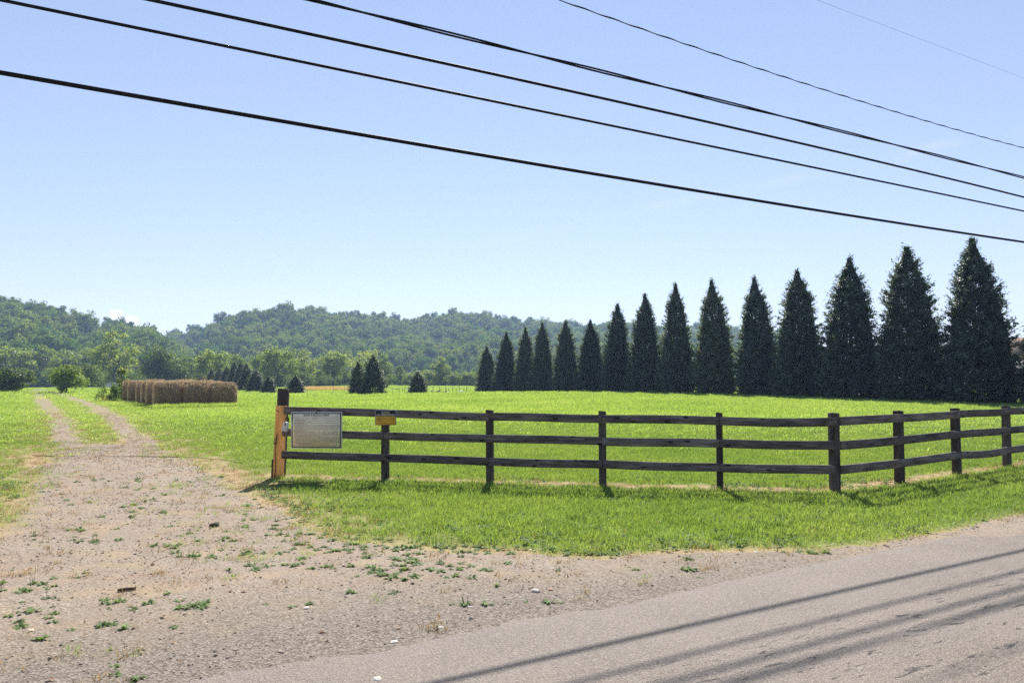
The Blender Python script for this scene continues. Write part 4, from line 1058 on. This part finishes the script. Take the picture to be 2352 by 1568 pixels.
pxs = [(1020 + q / 5.88) / 1.3061 for q in (935, 1012, 1050, 1105, 1142, 1215, 1533, 1645, 1757, 1785, 1870, 1920, 1990, 2053, 2107, 2185, 2237)]
rail_x = []
Ys_ = 121.
side = ['left end of the far line, first of the railed trio', 'middle one of the railed trio', 'right one of the railed trio', 'just right of the railed trio', 'second right of the railed trio', 'just left of the lone small conifer',
        'just right of the lone small conifer', 'beside the first dark heap', 'left of the second heap', 'right of the second heap', 'above the third heap', 'right of the third heap', 'halfway between the third and fourth heap', 'left of the fourth heap',
        'over the fourth heap', 'right of the fourth heap', 'last before the arborvitae row']
for i, px in enumerate(pxs):
    x = (px - CX) / FPX * Ys_; z = float(gz(x, Ys_)); h = .78 if i in (0, 1, 2, 3, 4, 9, 11, 13, 15) else .98
    mb = MB(); mb.tube([[0, 0, -.2], [0, 0, h]], .045 if h > .8 else .035, 6); o = link('fence_stake', mb.mesh('fence_stake'), M['stake']); o.location = (x, Ys_, z)
    tag(o, 'dark far stake, ' + side[i], 'stake', 'far stakes in the field'); rail_x.append(x)
mb = MB(); z = float(gz(rail_x[0], Ys_)); mb.tube([[rail_x[0], Ys_, z + .6], [(rail_x[0] + rail_x[1]) / 2, Ys_, z + .54], [rail_x[2], Ys_, z + .62]], .03, 6)
o = link('rail', mb.mesh('rail'), M['stake']); tag(o, 'thin dark rail joining the three leftmost far stakes', 'rail')
def heap(seed, w, h, d):
    r = np.random.default_rng(seed); mb = MB(); n, m = 18, 8
    V_ = [[w / 2 * math.cos(a) * math.cos(b) * (1 + .25 * r.normal() * .5), d / 2 * math.sin(a) * math.cos(b), h * math.sin(b) * (1 + .2 * r.normal())] for b in np.linspace(0, math.pi / 2 * .96, m) for a in np.arange(n) / n * 6.283]
    q = [[j * n + k, j * n + (k + 1) % n, (j + 1) * n + (k + 1) % n, (j + 1) * n + k] for j in range(m - 1) for k in range(n)] + [[(m - 1) * n + k for k in range(n)]][:0]
    mb.add(V_, q, [[(m - 1) * n, (m - 1) * n + k, (m - 1) * n + k + 1] for k in range(1, n - 1)]); return mb.mesh('heap', True)
for q, w_, mt, lab in ((1625, .55, 'heap', 'small dark low heap, leftmost at the far stakes'), (1735, .9, 'heap', 'dark low heap, largest of the heaps at the far stakes'), (1880, 1.1, 'heap', 'grey low heap, third along the far stakes'), (2145, 1.0, 'pale_heap', 'pale low heap, rightmost at the far stakes')):
    px = (1020 + q / 5.88) / 1.3061; x = (px - CX) / FPX * (Ys_ - .6); o = link('low_heap', heap(int(q), w_, .34, .8), M[mt]); o.location = (x, Ys_ - .6, float(gz(x, Ys_ - .6))); tag(o, lab, 'heap', 'low heaps by the far stakes')
# tan strip of ripe grass with thin poles
X = []; Y = []
for k in range(1500):
    px = 700 + 118 * RNG.random(); yy = 134 + 26 * RNG.random(); X.append((px - CX) / FPX * yy); Y.append(yy)
tanT = [tuft(60, .7, .55, .04, .6, M['straw'], .5, s + 60) for s in range(3)]
scatter('ripe_grass', np.array(X), np.array(Y), .8, 1.2, tanT, 'strip of tan ripe grass left of the conifer pair', 'grass', .08)
for i, (px, ty) in enumerate(((703, 893), (767, 889), (792, 887), (815, 888), (841, 890))):
    Yp = 112.; x = (px - CX) / FPX * Yp; z = float(gz(x, Yp)); mb = MB(); mb.tube([[0, 0, -.2], [0, 0, at(px, ty, Yp)[2] - z]], .018, 6)
    o = link('thin_pole', mb.mesh('thin_pole'), M['steel']); o.location = (x, Yp, z)
    tag(o, 'thin grey pole before the tan strip, ' + ['nearest the small conifer', 'second from the left', 'middle of five', 'fourth from the left', 'nearest the conifer pair'][i], 'pole', 'thin poles by the tan grass')
# house beyond the row at the right edge: only its roof shows
Yh = 130.; xh = (2420 - CX) / FPX * Yh; zr = at(2345, 775, Yh)[2]; zg = float(gz(xh, Yh)); ho = empty('house', (xh, Yh, zg)); tag(ho, 'house with a brown shingle roof glimpsed at the right edge behind the last arborvitae', 'house')
hr = zr - zg; w2, d2, he = 6.2, 4.5, hr * .62
mb = MB(); mb.box((0, 0, he / 2), (w2 * 2, d2 * 2, he)); link('wall', mb.mesh('wall'), M['brick'], ho)
mb = MB(); e_ = .5
mb.add([[-w2 - e_, -d2 - e_, he - .2], [w2 + e_, -d2 - e_, he - .2], [w2 + e_, d2 + e_, he - .2], [-w2 - e_, d2 + e_, he - .2], [-w2 - e_, 0, hr], [w2 + e_, 0, hr]],
       [[0, 1, 5, 4], [2, 3, 4, 5], [3, 2, 1, 0]], [[0, 4, 3], [1, 2, 5]]); link('roof', mb.mesh('roof'), M['shingle'], ho)
for k in (-1, 1):
    mb = MB(); mb.box((k * 3, -d2 - .02, he * .55), (1.2, .05, 1.5)); link('window', mb.mesh('window'), M['glass'], ho)
# stick and pale stones on the gravel
a, b = gp(270, 1361), gp(312, 1356); mb = MB(); P = np.array([[a[0], a[1], .02], [a[0] * .6 + b[0] * .4, a[1] * .6 + b[1] * .4 + .004, .022], [b[0], b[1], .02]]); mb.tube(P, [.012, .014, .011], 7)
o = link('stick', mb.mesh('stick', True), M['stick']); tag(o, 'short dark stick lying on the gravel at lower left', 'stick')
import bmesh
def stone(px, py, s, lab, mt='stone', fl=.45):
    p = gp(px, py); bm = bmesh.new(); bmesh.ops.create_icosphere(bm, subdivisions=2, radius=s); rr = random.Random(int(px))
    k = [Vector((rr.uniform(-1, 1), rr.uniform(-1, 1), rr.uniform(-1, 1))).normalized() for _ in range(7)]
    for v in bm.verts:
        d = max(v.co.normalized().dot(q) for q in k); v.co *= .6 + .45 * d; v.co.z *= fl; v.co.x *= 1.25
    me = bpy.data.meshes.new('stone'); bm.to_mesh(me); bm.free(); o = link('stone', me, M[mt]); o.location = (p[0], p[1], s * fl * .6); o.rotation_euler = (0, 0, rr.random() * 6)
    tag(o, lab, 'stone', 'larger stones lying on the gravel')
stone(905, 1477, .028, 'white stone at the bottom of the gravel apron, left of the road')
stone(868, 1562, .03, 'pale flat stone at the bottom edge of the photo')
stone(1230, 1360, .034, 'pale stone near the crumbled road edge', fl=.6)
stone(702, 1398, .03, 'flat cream stone in the middle of the gravel, right of the stick')
stone(492, 1060 + 150, .05, 'dark stone out on the drive above the weeds', 'stick', .7)
stone(1080, 1395, .022, 'grey stone beside the road edge weeds')
stone(630, 1117, .035, 'dark stone by the shadow of the end post', 'stick', .6)
stone(1012, 1443, .024, 'small pale stone on the gravel left of the road corner')
stone(1737, 1270, .03, 'pale stone at the edge of the verge grass')
# bird
p = at(1065, 777, 150.); mb = MB()
mb.tube([[-.16, 0, 0], [-.05, 0, .02], [.1, 0, .01], [.2, 0, -.01]], [.02, .06, .05, .01], 8)
mb.add([[-.02, 0, .03], [.1, 0, .03], [.04, -.4, .16], [-.06, -.42, .15]], [[0, 1, 2, 3]]); mb.add([[-.02, 0, .03], [-.06, .42, .15], [.04, .4, .16], [.1, 0, .03]], [[0, 1, 2, 3]])
o = link('bird', mb.mesh('bird'), M['feather']); o.location = p; o.rotation_euler = (0, 0, .4); tag(o, 'tiny dark bird flying before the wooded ridge', 'bird')

# ------------------------------------------------------------------ hills and their forest
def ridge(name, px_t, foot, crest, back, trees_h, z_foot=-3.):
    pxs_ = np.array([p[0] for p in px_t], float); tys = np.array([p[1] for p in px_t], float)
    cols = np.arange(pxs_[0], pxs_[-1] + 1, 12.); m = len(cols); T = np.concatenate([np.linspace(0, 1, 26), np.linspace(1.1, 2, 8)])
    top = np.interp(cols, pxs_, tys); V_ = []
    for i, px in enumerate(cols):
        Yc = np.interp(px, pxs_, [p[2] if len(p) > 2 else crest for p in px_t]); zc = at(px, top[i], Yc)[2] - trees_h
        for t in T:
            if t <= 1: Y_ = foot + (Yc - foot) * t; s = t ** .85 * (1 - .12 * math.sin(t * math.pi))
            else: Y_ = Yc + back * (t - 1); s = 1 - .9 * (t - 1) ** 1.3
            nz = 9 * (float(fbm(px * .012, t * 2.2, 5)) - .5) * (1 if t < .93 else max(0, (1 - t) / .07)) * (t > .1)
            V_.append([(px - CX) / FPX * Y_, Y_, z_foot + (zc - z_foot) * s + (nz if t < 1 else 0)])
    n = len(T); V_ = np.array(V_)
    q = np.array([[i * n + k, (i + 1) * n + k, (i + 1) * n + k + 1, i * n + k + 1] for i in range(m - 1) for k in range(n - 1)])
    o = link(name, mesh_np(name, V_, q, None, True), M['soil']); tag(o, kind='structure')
    G = V_.reshape(m, n, 3); return G, T
LEFT = [(-420, 640), (-200, 650), (-60, 664), (0, 672), (45, 678), (100, 690), (150, 712), (200, 728), (250, 730), (300, 742), (335, 756), (365, 762), (420, 790), (480, 830), (520, 860)]
RIGHT = [(330, 775, 760), (400, 757, 760), (440, 754, 720), (470, 744, 640), (495, 732, 620), (530, 713, 610), (580, 700, 610), (640, 696, 620), (700, 704, 640), (760, 711, 660), (830, 714, 680), (900, 719, 700), (950, 722, 710), (1010, 719, 720),
         (1040, 710, 720), (1085, 712, 725), (1150, 725, 740), (1200, 735, 760), (1260, 734, 770), (1330, 740, 780), (1400, 735, 790), (1450, 742, 800), (1530, 740, 810), (1620, 742, 820), (1720, 750, 830), (1800, 757, 840), (1860, 790, 850), (1960, 840, 860), (2040, 868, 860)]
GL, TL = ridge('left_hill', LEFT, 300., 500., 250., 12)
GR, TR_ = ridge('long_ridge', RIGHT, 420., 640., 300., 11)
def forest_tree(seed, H=13., W=12.):
    r = np.random.default_rng(seed); cl = []
    for k in range(26):
        d = unit(r.normal(size=3)); q = .4 + .6 * r.random() ** .6; rc = W * (.13 + .10 * r.random())
        cl.append((np.array([d[0] * q * (W / 2 - rc * .5), d[1] * q * (W / 2 - rc * .5), H * .56 + d[2] * q * (H * .42 - rc * .4)]), rc))
    V_, F_, rn = crown_cards(seed, cl, 80, None, .85, .8, .4, .65); F = [F_]
    me = mesh_np('forest_crown', V_, F_, {'rnd': ('FACE', rn)}); me.materials.append(M['forest']); return me
ft = [forest_tree(s, 13, w) for s, w in ((101, 12), (102, 11), (103, 13), (104, 10), (105, 12))]
def on_grid(G, T, n, tmax):
    m, k, _ = G.shape; u = RNG.random(n) * (m - 1.001); v = RNG.random(n) * np.searchsorted(T, tmax); i = u.astype(int); j = np.minimum(v.astype(int), k - 2); fu = (u - i)[:, None]; fv = (v - j)[:, None]
    return (G[i, j] * (1 - fu) + G[i + 1, j] * fu) * (1 - fv) + (G[i, j + 1] * (1 - fu) + G[i + 1, j + 1] * fu) * fv
def thin(P, dmin):
    """keep points at least dmin apart"""
    cell = {}; keep = []
    for a, p in enumerate(P):
        c = (int(p[0] // dmin), int(p[1] // dmin)); ok = True
        for dx in (-1, 0, 1):
            for dy in (-1, 0, 1):
                for b in cell.get((c[0] + dx, c[1] + dy), ()):
                    if (P[b][0] - p[0]) ** 2 + (P[b][1] - p[1]) ** 2 < dmin * dmin: ok = False
        if ok: cell.setdefault(c, []).append(a); keep.append(a)
    return P[keep]
for nm, G, T, n, lab in (('left_hill_forest', GL, TL, 9000, 'deciduous forest covering the nearer hill at the left'), ('ridge_forest', GR, TR_, 26000, 'hazy deciduous forest covering the long ridge in the distance')):
    P = thin(on_grid(G, T, n, 1.35), 6.8); n = len(P); s = .6 + .55 * RNG.random(n) ** 1.3
    stuff(nm, P - [0, 0, 1.0], np.c_[RNG.normal(size=n) * .06, RNG.normal(size=n) * .06, RNG.random(n) * 6.28], np.c_[s, s, s * (.85 + .4 * RNG.random(n))], RNG.integers(0, 5, n), ft, lab, 'forest')
    print(nm, n)
# undergrowth at the foot of the hills, behind the field trees
X = []; Y = []
for k in range(900):
    px = -150 + 1500 * RNG.random(); yy = 248 + 70 * RNG.random() ** 1.2; X.append((px - CX) / FPX * yy); Y.append(yy)
P = thin(np.c_[X, Y, gz(np.array(X), np.array(Y))], 3.2); n = len(P); s = .28 + .22 * RNG.random(n) * (1 + (P[:, 0] < -60))
stuff('riverside_thicket', P - [0, 0, .6], np.c_[np.zeros(n), np.zeros(n), RNG.random(n) * 6.28], np.c_[s * 1.1, s * 1.1, s], RNG.integers(0, 5, n), ft, 'tangled green thicket behind the trees at the far edge of the field', 'thicket')

# ------------------------------------------------------------------ air
def haze():
    mb = MB(); x0, x1, y0, y1, z0, z1 = -1400, 1400, -60, 1250, -12, 84
    mb.box(((x0 + x1) / 2, (y0 + y1) / 2, (z0 + z1) / 2), (x1 - x0, y1 - y0, z1 - z0))
    t = NT('haze_air'); v = t.n('VolumePrincipled'); v.inputs['Color'].default_value = (.46, .63, 1, 1); v.inputs['Density'].default_value = HAZE; v.inputs['Anisotropy'].default_value = .25
    t.l(v.outputs[0], t.out.inputs['Volume'])
    o = link('haze', mb.mesh('haze'), t.m); tag(o, 'thin pale haze filling the valley air', 'haze', kind='stuff'); o.display_type = 'WIRE'
HAZE = .00028
haze()

# ------------------------------------------------------------------ sky and sun
SUN_EL, SUN_AZ = R(40), R(1.5)           # azimuth from +Y towards +X
w = bpy.data.worlds.new('World'); SC.world = w; w.use_nodes = True; nt = w.node_tree; nt.nodes.clear()
def wn(t, **k):
    n = nt.nodes.new('ShaderNode' + t)
    for a, b in k.items(): setattr(n, a, b)
    return n
def wl(a, b): nt.links.new(a, b)
def wm(op, a, b=None, clamp=False):
    n = wn('Math', operation=op, use_clamp=clamp)
    for i, v in enumerate((a, b)):
        if v is None: continue
        if isinstance(v, (int, float)): n.inputs[i].default_value = v
        else: wl(v, n.inputs[i])
    return n.outputs[0]
out = wn('OutputWorld'); bg = wn('Background'); sky = wn('TexSky')
sky.sky_type = 'NISHITA'; sky.sun_disc = False; sky.sun_elevation = SUN_EL; sky.sun_rotation = SUN_AZ
sky.air_density = 1.0; sky.dust_density = 0.0; sky.ozone_density = 1.2; sky.altitude = 0
gm_ = wn('Gamma'); gm_.inputs[1].default_value = .6; wl(sky.outputs[0], gm_.inputs[0])
sk2 = wn('Mix', data_type='RGBA', blend_type='MULTIPLY'); sk2.inputs['Factor'].default_value = 1; wl(gm_.outputs[0], sk2.inputs[6]); sk2.inputs[7].default_value = (.61, .612, .71, 1)
# a small cumulus over the gap between the hills and a thin cirrus streak
tc = wn('TexCoord'); sx = wn('SeparateXYZ'); wl(tc.outputs['Generated'], sx.inputs[0])
fy = wm('MAXIMUM', sx.outputs[1], .02); u_ = wm('DIVIDE', sx.outputs[0], fy); v_ = wm('DIVIDE', sx.outputs[2], fy)
cb = wn('CombineXYZ'); wl(u_, cb.inputs[0]); wl(v_, cb.inputs[1])
def wnoise(scale, det, rough=.55, sc=(1, 1, 1), rot=0):
    mp = wn('Mapping'); mp.inputs['Scale'].default_value = sc; mp.inputs['Rotation'].default_value = (0, 0, rot); wl(cb.outputs[0], mp.inputs[0])
    n = wn('TexNoise'); n.inputs['Scale'].default_value = scale; n.inputs['Detail'].default_value = det; n.inputs['Roughness'].default_value = rough; wl(mp.outputs[0], n.inputs[0]); return n.outputs[0]
def wr(v, a, b):
    n = wn('MapRange', interpolation_type='SMOOTHSTEP'); n.inputs[1].default_value = a; n.inputs[2].default_value = b; wl(v, n.inputs[0]); return n.outputs[0]
def blob(px, py, rx, ry):
    d = ray(px, py); a = wm('DIVIDE', wm('SUBTRACT', u_, float(d[0] / d[1])), rx / FPX); b = wm('DIVIDE', wm('SUBTRACT', v_, float(d[2] / d[1])), ry / FPX)
    return wm('SUBTRACT', 1.0, wm('SQRT', wm('ADD', wm('MULTIPLY', a, a), wm('MULTIPLY', b, b))))
cu = wm('MAXIMUM', wm('MAXIMUM', blob(268, 722, 26, 20), blob(296, 738, 34, 20)), blob(330, 756, 40, 16))
cu = wr(wm('ADD', cu, wm('MULTIPLY', wm('SUBTRACT', wnoise(60, 5, .6), .5), 1.1)), .12, .5)
d0, d1_ = ray(1000, 582), ray(2352, 300); sl_ = (d1_[2] / d1_[1] - d0[2] / d0[1]) / (d1_[0] / d1_[1] - d0[0] / d0[1])
ln = wm('SUBTRACT', wm('SUBTRACT', v_, wm('MULTIPLY', u_, float(sl_))), float(d0[2] / d0[1] - sl_ * d0[0] / d0[1]))
ci_ = wm('MULTIPLY', wm('SUBTRACT', 1.0, wr(wm('ABSOLUTE', wm('ADD', ln, wm('MULTIPLY', wm('SUBTRACT', wnoise(5, 4, .6), .5), .03))), .0, .012)), wr(u_, -.12, .15))
ci_ = wm('MULTIPLY', wm('MULTIPLY', ci_, wr(wnoise(9, 4, .6), .35, .65)), .16)
m1 = wn('Mix', data_type='RGBA'); wl(ci_, m1.inputs['Factor']); wl(sk2.outputs[2], m1.inputs[6]); m1.inputs[7].default_value = (2.3, 2.35, 2.5, 1)
m2 = wn('Mix', data_type='RGBA'); wl(wm('MULTIPLY', cu, .85), m2.inputs['Factor']); wl(m1.outputs[2], m2.inputs[6]); m2.inputs[7].default_value = (2.65, 2.5, 2.48, 1)
bg.inputs['Strength'].default_value = .15
wl(m2.outputs[2], bg.inputs[0]); wl(bg.outputs[0], out.inputs[0])
sl = bpy.data.lights.new('sun', 'SUN'); sl.energy = 3.6; sl.angle = R(.53); sl.color = (1, .95, .87)
so_ = bpy.data.objects.new('sun', sl); COL.objects.link(so_)
sd_ = Vector((math.sin(SUN_AZ) * math.cos(SUN_EL), math.cos(SUN_AZ) * math.cos(SUN_EL), math.sin(SUN_EL)))
so_.rotation_euler = (-sd_).to_track_quat('-Z', 'Y').to_euler(); so_.location = (0, 20, 60)

SC.view_settings.view_transform = 'Standard'; SC.view_settings.look = 'None'; SC.view_settings.gamma = 1; SC.view_settings.exposure = 1.5
cy = SC.cycles
cy.max_bounces = 6; cy.diffuse_bounces = 3; cy.glossy_bounces = 2; cy.transmission_bounces = 4; cy.volume_bounces = 0; cy.transparent_max_bounces = 4
cy.use_adaptive_sampling = False; cy.adaptive_threshold = .006; cy.caustics_reflective = False; cy.caustics_refractive = False
cy.sample_clamp_indirect = 4; cy.use_denoising = False; cy.denoiser = 'OPENIMAGEDENOISE'; cy.denoising_input_passes = 'RGB_ALBEDO_NORMAL'; cy.denoising_prefilter = 'ACCURATE'
